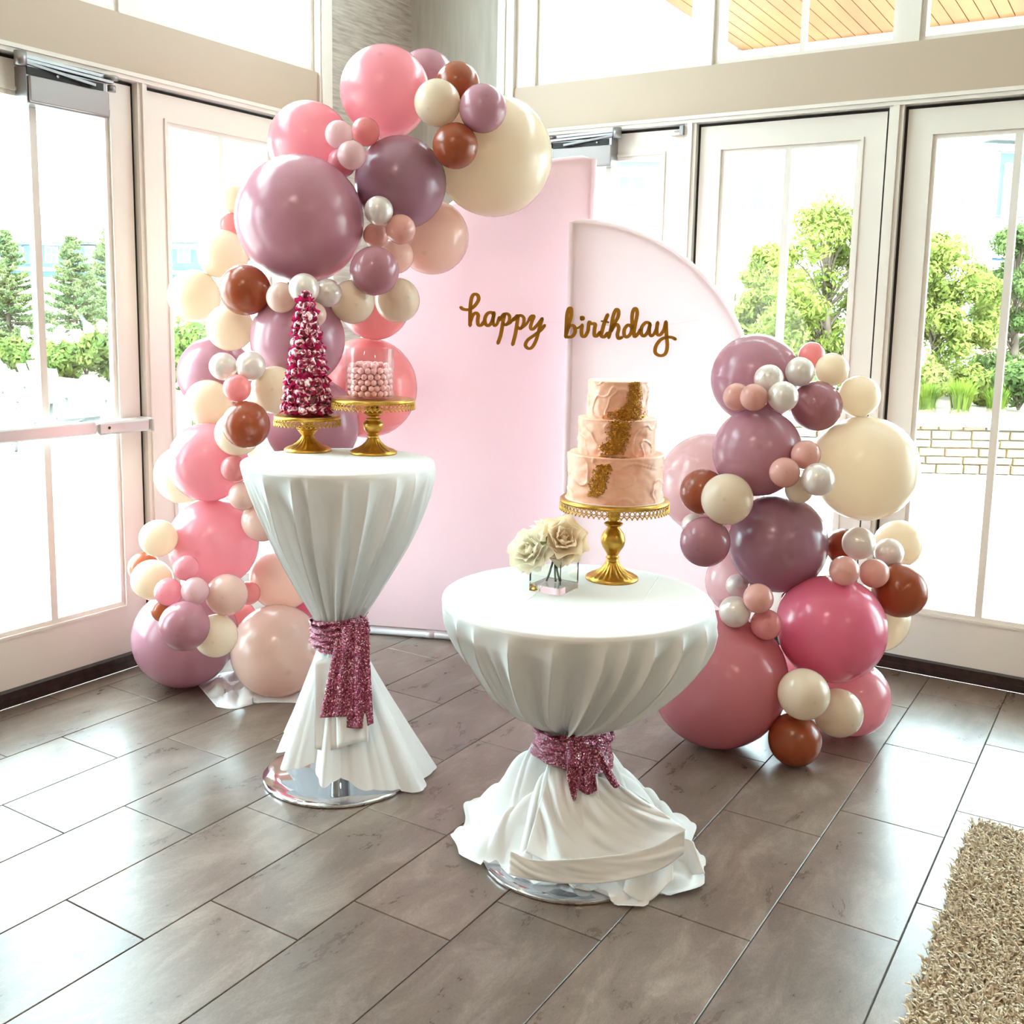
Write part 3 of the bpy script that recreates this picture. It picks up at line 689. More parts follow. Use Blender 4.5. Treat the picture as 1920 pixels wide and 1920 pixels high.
# ------------------------------------------------------------------ balloons
BALLOONS = [   # column, row, radius (pixels of the photograph), distance along the view axis (m), colour, where it hangs
    ('L', 722, 172, 84, 4.218, 'bubblegum pink', 'at the crown of the tall garland'),
    ('L', 799, 148, 54, 4.447, 'mauve', 'peeking out behind the big pink crown balloon of the tall garland'),
    ('L', 858, 158, 41, 4.129, 'rust brown', "above the mauve one in the cluster on the tall garland's crown"),
    ('L', 820, 193, 43.5, 4.021, 'ivory', "in the cluster on the tall garland's crown, against the big pink balloon"),
    ('L', 905, 203.5, 44.5, 3.997, 'mauve', "overlapping the huge ivory balloon at the tall garland's tip"),
    ('L', 853.5, 273.5, 42.5, 4.022, 'rust brown', 'below the ivory one, touching the huge ivory balloon'),
    ('L', 924.6, 293, 111, 4.318, 'ivory', "hanging over the tall panel's top corner"),
    ('L', 810, 445, 69, 4.449, 'blush', 'against the panel below the huge ivory tip balloon'),
    ('L', 580, 269, 77, 4.240, 'bubblegum pink', 'above the huge mauve balloon on the tall garland'),
    ('L', 562, 412, 119, 4.032, 'mauve', 'above the candy tree, largest in the tall garland'),
    ('L', 751, 343, 86, 4.165, 'plum', 'right below the big pink crown balloon'),
    ('L', 635.5, 252.7, 26, 3.960, 'pale pink', 'of three between two big pink balloons, farthest from the plum one'),
    ('L', 685.5, 247, 26.5, 4.051, 'salmon', 'tucked under the big pink crown balloon'),
    ('L', 659.5, 291, 27, 3.930, 'pale pink', 'touching the plum balloon below the crown'),
    ('L', 640.7, 305, 27, 4.120, 'bubblegum pink', 'tucked behind the pale pink one above the huge mauve balloon'),
    ('L', 710, 395, 27, 3.947, 'pearl', 'on the face of the plum balloon'),
    ('L', 751, 430, 28, 3.990, 'peach', 'just below the plum balloon'),
    ('L', 705, 441.5, 24, 4.082, 'peach', 'between the huge mauve balloon and a fellow peach one'),
    ('L', 702, 508, 46, 3.912, 'dusty mauve', 'under two small peach ones beside the huge mauve balloon'),
    ('L', 742, 479, 34, 4.297, 'blush', 'behind the dusty mauve balloon on the tall garland'),
    ('L', 661, 566, 41, 4.011, 'ivory', 'below the dusty mauve balloon, next to the pearl pair'),
    ('L', 745, 563, 42, 4.148, 'ivory', 'below the dusty mauve balloon, nearest the panel'),
    ('L', 703, 571, 66, 4.349, 'salmon', 'behind two ivory balloons above the candy jar'),
    ('L', 688, 727, 94, 4.507, 'salmon', 'behind the candy jar'),
    ('L', 558, 636, 88, 4.039, 'mauve', 'directly behind the candy tree'),
    ('L', 584, 796, 89, 4.195, 'mauve', 'behind the two gold stands on the tall table'),
    ('L', 459.7, 544, 47.5, 3.915, 'rust brown', 'touching the underside of the huge mauve balloon'),
    ('L', 570, 541, 28.5, 3.794, 'pearl', 'right behind the tip of the candy tree'),
    ('L', 527.8, 558, 28.5, 3.843, 'blush', "between a rust balloon and the candy tree's tip"),
    ('L', 615, 549, 26, 3.871, 'pearl', "beside the candy tree's tip on the panel side"),
    ('L', 588, 590, 24, 3.845, 'blush', "half hidden by the candy tree's upper part"),
    ('L', 364, 555, 48.5, 4.234, 'ivory', 'standing out from the tall garland in front of the window glass'),
    ('L', 416.7, 477, 46, 4.241, 'ivory', 'above the rust balloon, beside the huge mauve balloon'),
    ('L', 438, 373, 27, 4.292, 'ivory', 'peeking out beside the huge mauve balloon, against the window'),
    ('L', 433, 422, 22, 4.302, 'salmon', "half hidden by the huge mauve balloon's window side"),
    ('L', 431, 614, 44, 4.055, 'ivory', 'below the rust balloon under the huge mauve one'),
    ('L', 404, 702, 70, 4.291, 'mauve', 'behind the pair of pearl balloons near the window'),
    ('L', 418.5, 687, 26, 3.797, 'pearl', 'of a pair over the small salmon balloon, nearer the window'),
    ('L', 470, 686, 27.5, 3.787, 'pearl', 'of a pair over the small salmon balloon, nearer the candy tree'),
    ('L', 444.5, 728, 26, 3.751, 'salmon', 'between two pearl balloons and a rust balloon'),
    ('L', 515, 731, 45, 3.881, 'ivory', "partly hidden behind the candy tree's middle"),
    ('L', 390.5, 756, 44, 4.089, 'ivory', 'beside the small salmon balloon, nearest the push bar'),
    ('L', 461.5, 796, 44.5, 3.745, 'rust brown', 'beside the lower gold stand'),
    ('L', 445, 813, 42, 3.892, 'ivory', 'behind the rust balloon beside the lower gold stand'),
    ('L', 390, 866.5, 74, 4.032, 'bubblegum pink', 'level with the tall table top'),
    ('L', 345, 890, 55, 4.241, 'ivory', 'glowing behind the pink balloon level with the tall table top'),
    ('L', 439, 879, 25, 3.889, 'salmon', "touching the tall table's rim"),
    ('L', 456, 930, 27, 3.908, 'blush', "beside the tall table's cloth just below the rim"),
    ('L', 492, 977, 39, 3.979, 'blush', "half hidden by the tall table's cloth"),
    ('L', 400, 1018, 84, 4.107, 'bubblegum pink', 'low in the tall garland above the balloon cluster'),
    ('L', 297, 1009, 35, 3.920, 'ivory', 'beside the lowest big pink balloon, near the door'),
    ('L', 270, 1064, 29, 4.197, 'copper orange', 'peeking out between two ivory balloons by the door'),
    ('L', 284.6, 1087, 38, 4.083, 'ivory', 'above the big mauve floor balloon, near the door'),
    ('L', 349, 1065, 24, 3.848, 'bubblegum pink', 'on the face of the lowest big pink balloon'),
    ('L', 316, 1110, 26, 3.823, 'bubblegum pink', 'above the mauve one on the floor balloon'),
    ('L', 366, 1108, 26, 3.815, 'pale pink', 'in the lowest cluster of the tall garland'),
    ('L', 425, 1115, 39, 3.897, 'blush', 'in the lowest cluster of the tall garland'),
    ('L', 308, 1143, 24, 3.879, 'copper orange', 'half hidden by the mauve one in the lowest cluster'),
    ('L', 345.6, 1173.5, 46.5, 3.747, 'dusty mauve', 'in front of the big mauve floor balloon'),
    ('L', 405, 1192, 40.5, 3.883, 'ivory', 'between the big mauve and big blush floor balloons'),
    ('L', 345, 1195, 94, 4.246, 'mauve', 'resting on the floor by the door'),
    ('L', 520, 1220, 86, 4.167, 'blush', 'resting on white cloth behind the tall table'),
    ('L', 530, 1083, 61, 4.304, 'blush', 'above the big blush floor balloon, behind the tall table'),
    ('L', 466, 1112, 22, 4.163, 'salmon', 'seen through a gap above the big blush floor balloon'),
    ('L', 453, 1154, 26, 4.408, 'salmon', 'behind the ivory one of the lowest cluster'),
    ('L', 575, 1125, 40, 4.482, 'hot pink', "behind the tall table's sash"),
    ('R', 1417, 709.7, 83, 3.980, 'mauve', 'at the top of the short garland'),
    ('R', 1522, 666, 24.5, 3.926, 'salmon', 'at the short garland\'s top edge, before the tree outside'),
    ('R', 1500, 697, 27, 3.791, 'pearl', "next to the salmon one at the short garland's top edge"),
    ('R', 1560, 693, 31, 3.856, 'ivory', "at the short garland's top, before the door post"),
    ('R', 1441.6, 711, 27.5, 3.740, 'pearl', "on the face of the short garland's top mauve balloon"),
    ('R', 1381.7, 744, 26, 3.760, 'peach', "on the short garland's top mauve balloon, nearest the panel"),
    ('R', 1413.5, 745, 26, 3.673, 'peach', 'between a fellow peach one and a pearl balloon'),
    ('R', 1468, 743.5, 28.5, 3.668, 'pearl', "touching the dusty mauve balloon near the short garland's top"),
    ('R', 1531, 761.5, 47, 3.835, 'dusty mauve', "near the short garland's top beside an ivory balloon"),
    ('R', 1611, 743, 38.5, 3.849, 'ivory', 'above the huge ivory balloon of the short garland'),
    ('R', 1420, 847.5, 83, 3.829, 'mauve', "second from the top of the short garland's column"),
    ('R', 1622, 878.5, 98, 3.841, 'ivory', "largest on the short garland's door side"),
    ('R', 1511, 852.6, 27.5, 3.663, 'peach', 'above its peach neighbour, against the huge ivory balloon'),
    ('R', 1471, 886, 28.5, 3.634, 'peach', 'on the lower edge of the second mauve balloon'),
    ('R', 1533.6, 899, 31, 3.607, 'pearl', 'on the face of the huge ivory balloon'),
    ('R', 1498, 918, 26, 3.731, 'ivory', 'below the peach and pearl cluster, above the plum balloon'),
    ('R', 1330, 908, 95, 4.142, 'pale pink', 'behind the short garland, against the half-arch panel'),
    ('R', 1317.6, 922, 43, 3.835, 'rust brown', "beside the cake stand's plate"),
    ('R', 1363.4, 936, 48.5, 3.674, 'ivory', 'in front of a rust balloon, between two mauve balloons'),
    ('R', 1322, 1016, 47, 3.719, 'dusty mauve', 'below the rust balloon beside the cake stand'),
    ('R', 1300, 985, 22, 3.972, 'pearl', 'mostly hidden above the dusty mauve balloon by the cake stand'),
    ('R', 1458.5, 1018.5, 92, 3.872, 'plum', 'in the middle of the short garland'),
    ('R', 1583, 1025, 34, 3.927, 'rust brown', 'half hidden beside the plum balloon'),
    ('R', 1610, 1019, 30.5, 3.801, 'pearl', 'covering part of a half hidden rust balloon'),
    ('R', 1667, 1036, 26.5, 3.880, 'pearl', "above the rust balloon on the short garland's door side"),
    ('R', 1686, 1019, 44, 3.993, 'ivory', 'behind two pearl balloons, against the door glass'),
    ('R', 1583, 1070.5, 28, 3.643, 'peach', 'above the hot pink balloon, nearer the plum one'),
    ('R', 1639, 1075, 27.5, 3.740, 'peach', "touching the rust balloon on the short garland's door side"),
    ('R', 1687, 1106.5, 51.5, 3.809, 'rust brown', "on the short garland's door side above the hot pink balloon"),
    ('R', 1383, 1098, 22, 3.939, 'pearl', 'under the plum balloon, behind a peach one'),
    ('R', 1377.5, 1147, 29.5, 3.618, 'pearl', "beside the low table's rim"),
    ('R', 1422, 1122, 28, 3.565, 'peach', 'just under the plum balloon'),
    ('R', 1436.6, 1170.8, 29, 3.611, 'salmon', 'wedged between the hot pink and rose balloons'),
    ('R', 1559.7, 1179, 100, 3.744, 'hot pink', 'above the two ivory balloons near the floor'),
    ('R', 1346.5, 1273, 128, 3.756, 'deep rose', 'resting on the floor beside the low table'),
    ('R', 1507, 1301.5, 48, 3.540, 'ivory', 'between the deep rose and hot pink balloons'),
    ('R', 1571.5, 1336.7, 45.5, 3.692, 'ivory', 'in front of the pink floor balloon'),
    ('R', 1490.5, 1387, 49.5, 3.613, 'rust brown', 'resting on the floor beside the deep rose balloon'),
    ('R', 1595.5, 1307, 72, 3.890, 'bubblegum pink', 'near the floor below the hot pink balloon'),
    ('R', 1640, 1158, 64, 4.000, 'ivory', "behind the hot pink balloon, before the door's bottom rail"),
    ('R', 1385, 1090, 62, 4.109, 'pale pink', 'behind the pearl balloons beside the low table'),
    ('R', 1505, 1255, 60, 4.120, 'bubblegum pink', 'seen through the gap between deep rose and hot pink balloons'),
]
def balloon_mesh():
    mb = MB(); prof = []
    n = 22
    for i in range(n + 1):
        a = pi * i / n                         # from the tied end (bottom) to the tip
        z = -cos(a); r = sin(a)
        if z < 0: z *= 1.0 + .10 * (abs(z) ** 3)     # the tied end is drawn out a little
        prof.append((max(r, 0.0), z))
    prof[0] = (.02, prof[0][1]); prof[-1] = (.0004, 1.0)
    mb.lathe(prof, 40)
    me = mb.mesh('balloon_body', smooth=True); return me
B_MESH = balloon_mesh(); B_MESH.materials.append(BALLOON['ivory'])
kn = MB(); kn.lathe([(.05, -1.07), (.035, -1.11), (.05, -1.15), (.075, -1.19), (.078, -1.205), (.06, -1.20)], 12)
K_MESH = kn.mesh('balloon_knot', smooth=True); K_MESH.materials.append(BALLOON['ivory'])
KNOT_MAT = {k: plain('knot_' + k.replace(' ', '_'), c, .4) for k, c in {
    'bubblegum pink': (214, 108, 130), 'salmon': (212, 112, 118), 'hot pink': (190, 66, 106), 'deep rose': (166, 76, 96), 'mauve': (146, 92, 114),
    'dusty mauve': (140, 82, 98), 'plum': (118, 76, 98), 'rust brown': (96, 38, 22), 'copper orange': (150, 78, 48), 'ivory': (214, 192, 166),
    'blush': (214, 174, 164), 'pale pink': (222, 166, 170), 'peach': (208, 140, 132), 'pearl': (206, 196, 188)}.items()}
TIPS = {(1559.7, 1179): (1615, 1222), (1622, 878.5): (1691, 917), (1422, 1122): (1424, 1114), (1468, 743.5): (1468, 744), (853.5, 273.5): (851, 279),
        (751, 343): (744, 352), (924.6, 293): (908, 305), (710, 395): (706, 396), (820, 193): (806, 216)}
CENT = {}
for g, bx, by, br, bt, bc, bw in BALLOONS:
    CENT.setdefault(g, []).append((at_depth(bx, by, bt), br * bt / FPX))
for g, bx, by, br, bt, bc, bw in BALLOONS:
    c = at_depth(bx, by, bt); R = br * bt / FPX
    size = 'small' if R < .066 else 'medium' if R < .105 else 'large' if R < .215 else 'huge'
    o = bpy.data.objects.new('balloon', B_MESH); COL.objects.link(o)
    o.location = c; o.scale = (R, R, R)
    # the knot points into the garland: towards the big balloons around it and away from the viewer
    core = np.zeros(3); ws = 0
    for cc, rr in CENT[g]:
        dd = np.linalg.norm(cc - c)
        if 1e-6 < dd < .45: core += (cc - c) / dd * rr ** 2; ws += rr ** 2
    kdir = (core / ws if ws else np.zeros(3)) + CF * .9
    if (bx, by) in TIPS:
        tx, ty = TIPS[(bx, by)]
        dx, dy = (tx - bx) / br, (ty - by) / br; dz = sqrt(max(.05, 1 - dx * dx - dy * dy))
        kdir = -(CR * dx - CU * dy - CF * dz)
    o.rotation_euler = Vector(-kdir).to_track_quat('Z', 'Y').to_euler()
    o.material_slots[0].link = 'OBJECT'; o.material_slots[0].material = BALLOON[bc]
    tag(o, '%s %s balloon %s' % (size, bc, bw), 'balloon', 'balloons of the tall garland' if g == 'L' else 'balloons of the short garland')
    k = bpy.data.objects.new('knot', K_MESH); COL.objects.link(k); k.parent = o
    k.material_slots[0].link = 'OBJECT'; k.material_slots[0].material = KNOT_MAT[bc]

# ------------------------------------------------------------------ cocktail tables
def cocktail_table(ax, top, r, label, base_r=.2555):
    T = thing('cocktail_table', (ax[0], ax[1], 0), label, 'table', 'round cocktail tables')
    mb = MB(); mb.lathe([(base_r - .012, 0), (base_r, .004), (base_r, .010), (base_r - .006, .014), (.20, .017), (.08, .022), (.05, .03), (.045, .06)], 72, (*ax, 0))
    shade_auto(build('base', mb, M['chrome'], T), 35)
    mb = MB(); mb.lathe([(.036, .05), (.036, top - .04)], 28, (*ax, 0)); build('pole', mb, M['chrome'], T, True)
    mb = MB(); mb.lathe([(r - .004, top - .034), (r, top - .03), (r, top - .008), (r - .004, top - .005)], 72, (*ax, 0)); build('tabletop', mb, M['white'], T)
    return T
HI, HIZ, HIR = (1.4446, -2.2229), 1.0755, .3095
LO, LOZ, LOR = (2.3519, -2.2537), .7794, .3759
cocktail_table(HI, HIZ - .001, HIR - .008, 'tall cocktail table with polished disc base, under cloth with gold stands')
cocktail_table(LO, LOZ - .001, LOR - .008, 'low cocktail table with polished disc base, under cloth with cake')

def folds(seed, n, sharp=.75):
    """irregular pleats round the circle: value 0..1 of an angle"""
    rs = np.random.RandomState(seed)
    w = rs.uniform(.55, 1.6, n); edges = np.concatenate([[0], np.cumsum(w) / w.sum()]) * 2 * pi
    amp = rs.uniform(.45, 1.0, n)
    def f(t):
        t = t % (2 * pi); k = int(np.searchsorted(edges, t, side='right') - 1); k = max(0, min(n - 1, k))
        ph = (t - edges[k]) / (edges[k + 1] - edges[k])
        return amp[k] * (sin(pi * ph) ** sharp)
    def g(t):                                   # taut ridges, sagging cloth between them
        t = t % (2 * pi); k = int(np.searchsorted(edges, t, side='right') - 1); k = max(0, min(n - 1, k))
        ph = (t - edges[k]) / (edges[k + 1] - edges[k])
        return 1 - amp[k] * (sin(pi * ph) ** sharp)
    f.taut = g
    return f
def skirt(mb, ax, prof, n, rows, f1, f2, amp, twist, fullness=None, seed=0, npleat=14):
    """hanging cloth: prof = [(z, r)] from rim to cinch; columns run along the folds"""
    rs = np.random.RandomState(seed + 100)
    pl = [(rs.uniform(0, 2 * pi), rs.uniform(.018, .042), rs.uniform(.5, 1.2), rs.uniform(.02, .30)) for _ in range(npleat)]
    zs = [q[0] for q in prof]; rr_ = [q[1] for q in prof]; s_tab = np.linspace(0, 1, len(prof))
    P = np.zeros((rows, n + 1, 3))
    col = []
    for j in range(n + 1):
        tt = 2 * pi * (j % n) / n
        col.append((tt, f1.taut(tt), f2.taut(tt + 1.3)))
    for i in range(rows):
        s = i / (rows - 1)
        z = float(np.interp(s, s_tab, zs)); r0 = float(np.interp(s, s_tab, rr_))
        env = min(1.0, max(0.0, (s - .02) / .25)) ** .9; e2 = min(1.0, max(0.0, (s - .12) / .5))
        k = amp * env * (.5 + .5 * sin(pi * min(1, s * 1.08)))
        for j in range(n + 1):
            tt, g1, g2 = col[j]; t = tt - twist * s * s
            h = .72 * g1 + .28 * (e2 * g2 + 1 - e2)
            r = r0 * (1 + (fullness(t, s) if fullness else 0)) + (h - .90) * k * (1 if s < .8 else 1 - .5 * (s - .8) / .2)
            for (pa, pw, ph, st) in pl:
                d = (tt - pa + pi) % (2 * pi) - pi
                w = pw * (1 + .5 * s)
                if abs(d) < 3 * w and s > st: r += ph * .011 * env * exp_(-(d / w) ** 2) * min(1, (s - st) / .2) * (1 - .6 * s * s)
            P[i, j] = (ax[0] + r * cos(t), ax[1] + r * sin(t), z)
    mb.grid(P[:, ::-1])
    return P
exp_ = math.exp
def table_top_cloth(mb, ax, z, r, n=240):
    prof = [(.0005, z), (.1, z + .0004), (r - .02, z), (r - .004, z - .0008), (r, z - .004), (r + .0015, z - .012)]
    mb.lathe([(q[0], q[1]) for q in prof][::-1], n, (ax[0], ax[1], 0), cap=False)

# --- tall table cloth
TCL = thing('tablecloth', (HI[0], HI[1], HIZ), 'white cloth gathered at the waist of the tall table', 'tablecloth', 'white tablecloths')
mb = MB(); table_top_cloth(mb, HI, HIZ, HIR)
prof = [(HIZ - .012, HIR + .0015), (1.045, .3105), (1.01, .303), (.96, .2885), (.90, .267), (.84, .243), (.78, .215), (.72, .183), (.66, .150), (.60, .114), (.56, .09), (.53, .078), (.50, .073)]
def full_hi(t, s):
    return .05 * cos(t - atan2(TU[1], TU[0])) * sin(pi * s)
skirt(mb, HI, prof, 640, 60, folds(3, 21, .80), folds(8, 37, .9), .078, .22, full_hi, 1, 34)
build('upper_drape', mb, M['cloth'], TCL, True)
# flared lower part: hem partly off the base, right side down on the floor
HEM_R = [(-173, .225), (-150, .19), (-120, .185), (-90, .16), (-60, .172), (-48, .170), (-30, .185), (-11, .235), (3, .315), (15, .32), (40, .30), (80, .29), (120, .28), (160, .255)]
HEM_Z = [(-173, .105), (-150, .085), (-120, .080), (-90, .085), (-60, .052), (-48, .050), (-30, .034), (-11, .024), (3, .006), (15, .005), (60, .005), (110, .006), (150, .05)]
lf = folds(21, 10, 1.3); lf2 = folds(5, 21, 1.3)
mb = MB(); rows, n = 40, 320; P = np.zeros((rows, n + 1, 3))
for i in range(rows):
    s = i / (rows - 1)
    for j in range(n + 1):
        t = 2 * pi * j / n
        Rh, Zh = periodic(t, HEM_R), periodic(t, HEM_Z)
        h = .78 * lf(t) + .22 * lf2(t)
        r = .066 + (Rh - .066) * (s ** 1.1) + (h - .45) * .075 * s ** 1.1
        z = .47 + (Zh - .47) * s + (.45 - h) * .03 * s ** 3 * (0.0 if Zh < .02 else 1)
        z = max(z, .003 if r > .262 else .019 if r > .19 else .024)
        P[i, j] = (HI[0] + r * cos(t), HI[1] + r * sin(t), z)
mb.grid(P[:, ::-1]); build('lower_drape', mb, M['cloth'], TCL, True)
# loose overlapping flaps at the front of the lower part
def flap(name, top, bot, ax, d0, d1, parent, mat, nfold=3, amp=.012, th=.0015, cols=22, rows=18, seed=0, ph=0.0, wr=0.0):
    """cloth sheet between two pixel lines on upright planes d0 (top) .. d1 (bottom) before an axis"""
    A = catmull([np.array(q, float) for q in top], 8); Bt = catmull([np.array(q, float) for q in bot], 8)
    P = np.zeros((rows, cols, 3))
    for i in range(rows):
        s = i / (rows - 1)
        for j in range(cols):
            t = j / (cols - 1)
            a = A[min(int(t * (len(A) - 1)), len(A) - 1)]; b = Bt[min(int(t * (len(Bt) - 1)), len(Bt) - 1)]
            fa = t * (len(A) - 1); ia = min(int(fa), len(A) - 2); a = A[ia] * (1 - fa + ia) + A[ia + 1] * (fa - ia)
            fb = t * (len(Bt) - 1); ib = min(int(fb), len(Bt) - 2); b = Bt[ib] * (1 - fb + ib) + Bt[ib + 1] * (fb - ib)
            q = a * (1 - s) + b * s
            d = d0 + (d1 - d0) * s + amp * sin(2 * pi * (nfold * t + ph) + .8 * s) * (.35 + .65 * s) - .5 * amp * (abs(2 * t - 1) ** 3)
            if wr:                                     # slack wrinkles running down and across the sheet
                w_ = mnoise.noise(Vector((t * 5.5 - s * 2.2, s * 1.4, 3.1 + seed))); w2 = mnoise.noise(Vector((t * 12 - s * 5, s * 2.5, 9.0 + seed)))
                d += wr * (abs(w_) * 1.8 - .4 + .35 * w2) * sin(pi * min(1, s * 1.02)) ** .6
            P[i, j] = on_front(q[0], q[1], ax, d)
    mb = MB(); mb.sheet(P, th)
    return build(name, mb, mat, parent, True)
flap('hem_flap', [(628, 1230), (650, 1232), (684, 1228)], [(632, 1404), (662, 1394), (691, 1390)], HI, .088, .165, TCL, M['cloth'], 1.2, .008)
flap('hem_flap', [(590, 1240), (610, 1235), (634, 1232)], [(590, 1404), (612, 1408), (636, 1403)], HI, .082, .150, TCL, M['cloth'], 1.0, .006, ph=.3)

# --- low table cloth
TCL2 = thing('tablecloth', (LO[0], LO[1], LOZ), 'white cloth gathered on the low table and pooling on the floor', 'tablecloth', 'white tablecloths')
mb = MB(); table_top_cloth(mb, LO, LOZ, LOR)
prof = [(LOZ - .012, LOR + .0015), (.745, .3775), (.71, .374), (.67, .360), (.63, .340), (.59, .315), (.55, .288), (.51, .257), (.475, .222), (.445, .180), (.42, .135), (.405, .10), (.385, .085), (.36, .080)]
ta = atan2(TU[1], TU[0])
def full_lo(t, s):
    k = cos(t - ta - .25)
    return (.13 * max(0, k) - .02 * max(0, -k)) * sin(pi * min(1, s * 1.02)) ** 1.2
skirt(mb, LO, prof, 720, 66, folds(14, 25, .80), folds(29, 41, .9), .105, .45, full_lo, 2, 40)
build('upper_drape', mb, M['cloth'], TCL2, True)
PUD = [(-162, .36), (-178, .385), (164, .41), (144, .41), (120, .40), (79, .42), (45, .40), (14, .385), (-8, .34), (-24, .325), (-36, .27), (-46, .215), (-70, .205), (-104, .225), (-125, .255), (-145, .31)]
pf = folds(41, 11, .7); pf2 = folds(17, 26, .8)
mb = MB(); rows, n = 56, 360; P = np.zeros((rows, n + 1, 3))
for i in range(rows):
    s = i / (rows - 1)
    for j in range(n + 1):
        t = 2 * pi * j / n
        Re = periodic(t, PUD) * (1 + .05 * sin(7 * t + .4) + .035 * sin(13 * t + 1.0))
        r = .066 + (Re - .066) * s
        m_ = .335 * (1 - s) ** 1.75 + .030 * (1 - s)
        h = pf(t + 1.1 * s); h2 = pf2(t - .6 * s)
        sw = sin(pi * min(1, s * 1.08)) ** .8
        z = m_ * (.80 + .40 * h * (1 - .3 * s)) + sw * (.060 * h + .028 * h2) + .012 * sin(9 * s + 3 * t) * sw
        dth = (degrees(t) + 52 + 180) % 360 - 180; ff = exp_(-(dth / 48.0) ** 2)
        z = z * (1 - .42 * ff * sw)
        lip = max(0.0, (s - .86) / .14)
        z = z * (1 - lip) + lip * (.022 if r < .262 else .004) + lip * .018 * h2
        z = max(z, .0025 if r > .266 else .019 if r > .19 else .024)
        P[i, j] = (LO[0] + r * cos(t), LO[1] + r * sin(t), z)
mb.grid(P[:, ::-1]); build('floor_pool', mb, M['cloth'], TCL2, True)
flap('hem_fold', [(957, 1596), (1000, 1612), (1060, 1612), (1130, 1606), (1215, 1590), (1284, 1556)], [(954, 1640), (1000, 1650), (1070, 1657), (1150, 1654), (1235, 1632), (1282, 1600)], LO, .232, .242, TCL2, M['cloth'], 1.6, .010, .002, 60, 14, wr=.010)
flap('swag', [(1034, 1432), (1068, 1446), (1105, 1452), (1150, 1466), (1205, 1496)], [(985, 1598), (1050, 1622), (1130, 1618), (1220, 1598), (1286, 1556)], LO, .082, .204, TCL2, M['cloth'], 1.6, .016, .002, 90, 50, ph=.62, wr=.030)
flap('corner_fold', [(1178, 1632), (1220, 1622), (1262, 1606)], [(1168, 1672), (1212, 1692), (1262, 1650)], LO, .215, .250, TCL2, M['cloth'], 1.3, .012, .002, 26, 14)
flap('corner_fold', [(1262, 1580), (1282, 1572), (1300, 1578)], [(1258, 1628), (1290, 1640), (1322, 1638)], LO, .10, .13, TCL2, M['cloth'], 1.2, .010, .002, 22, 14)

# --- cloth creases pressed into both tops
def crease(parent, z, a, b):
    A, Bq = on_z(*a, z), on_z(*b, z); d = (Bq - A) / np.linalg.norm(Bq - A); sd_ = np.array([-d[1], d[0], 0]) * .0028; up_ = np.array([0, 0, .0011]); q = np.array([0, 0, .0004])
    mb = MB(); mb.add([A - sd_ - q, A + sd_ - q, A + up_, Bq - sd_ - q, Bq + sd_ - q, Bq + up_], [(0, 2, 1), (3, 4, 5), (0, 3, 5, 2), (1, 2, 5, 4)]); build('crease', mb, M['cloth'], parent)
crease(TCL2, LOZ, (934, 1168), (1058, 1072)); crease(TCL2, LOZ, (1170, 1178), (1236, 1082)); crease(TCL, HIZ, (600, 886), (668, 845))

# ------------------------------------------------------------------ sequin sashes
def sequin():
    m, nt, b, o = base_mat('rose_sequin')
    v = coords(nt, (1, 1, 1), 'Object')
    vo = nt.nodes.new('ShaderNodeTexVoronoi'); vo.inputs['Scale'].default_value = 330; nt.links.new(v, vo.inputs['Vector'])
    b.inputs['Roughness'].default_value = .28
    sp = node(nt, 'ShaderNodeSeparateColor'); nt.links.new(vo.outputs['Color'], sp.inputs[0])
    nt.links.new(ramp(nt, sp.outputs[0], [(0, (92, 22, 48)), (.55, (150, 54, 88)), (.86, (196, 104, 136)), (.95, (255, 226, 234))]), b.inputs['Base Color'])
    mr = node(nt, 'ShaderNodeMapRange'); mr.inputs[1].default_value = .80; mr.inputs[2].default_value = .84; nt.links.new(sp.outputs[1], mr.inputs[0])
    mm = node(nt, 'ShaderNodeMath', operation='MULTIPLY'); mm.inputs[1].default_value = .85; nt.links.new(mr.outputs[0], mm.inputs[0]); nt.links.new(mm.outputs[0], b.inputs['Metallic'])
    # each sequin is tilted its own way
    ge = node(nt, 'ShaderNodeNewGeometry'); vm = node(nt, 'ShaderNodeVectorMath', operation='SUBTRACT'); vm.inputs[1].default_value = (.5, .5, .5)
    nt.links.new(vo.outputs['Color'], vm.inputs[0])
    sc = node(nt, 'ShaderNodeVectorMath', operation='SCALE'); sc.inputs['Scale'].default_value = 1.1; nt.links.new(vm.outputs[0], sc.inputs[0])
    ad = node(nt, 'ShaderNodeVectorMath', operation='ADD'); nt.links.new(ge.outputs['Normal'], ad.inputs[0]); nt.links.new(sc.outputs[0], ad.inputs[1])
    no = node(nt, 'ShaderNodeVectorMath', operation='NORMALIZE'); nt.links.new(ad.outputs[0], no.inputs[0]); nt.links.new(no.outputs[0], b.inputs['Normal'])
    return m
M['sequin'] = sequin()
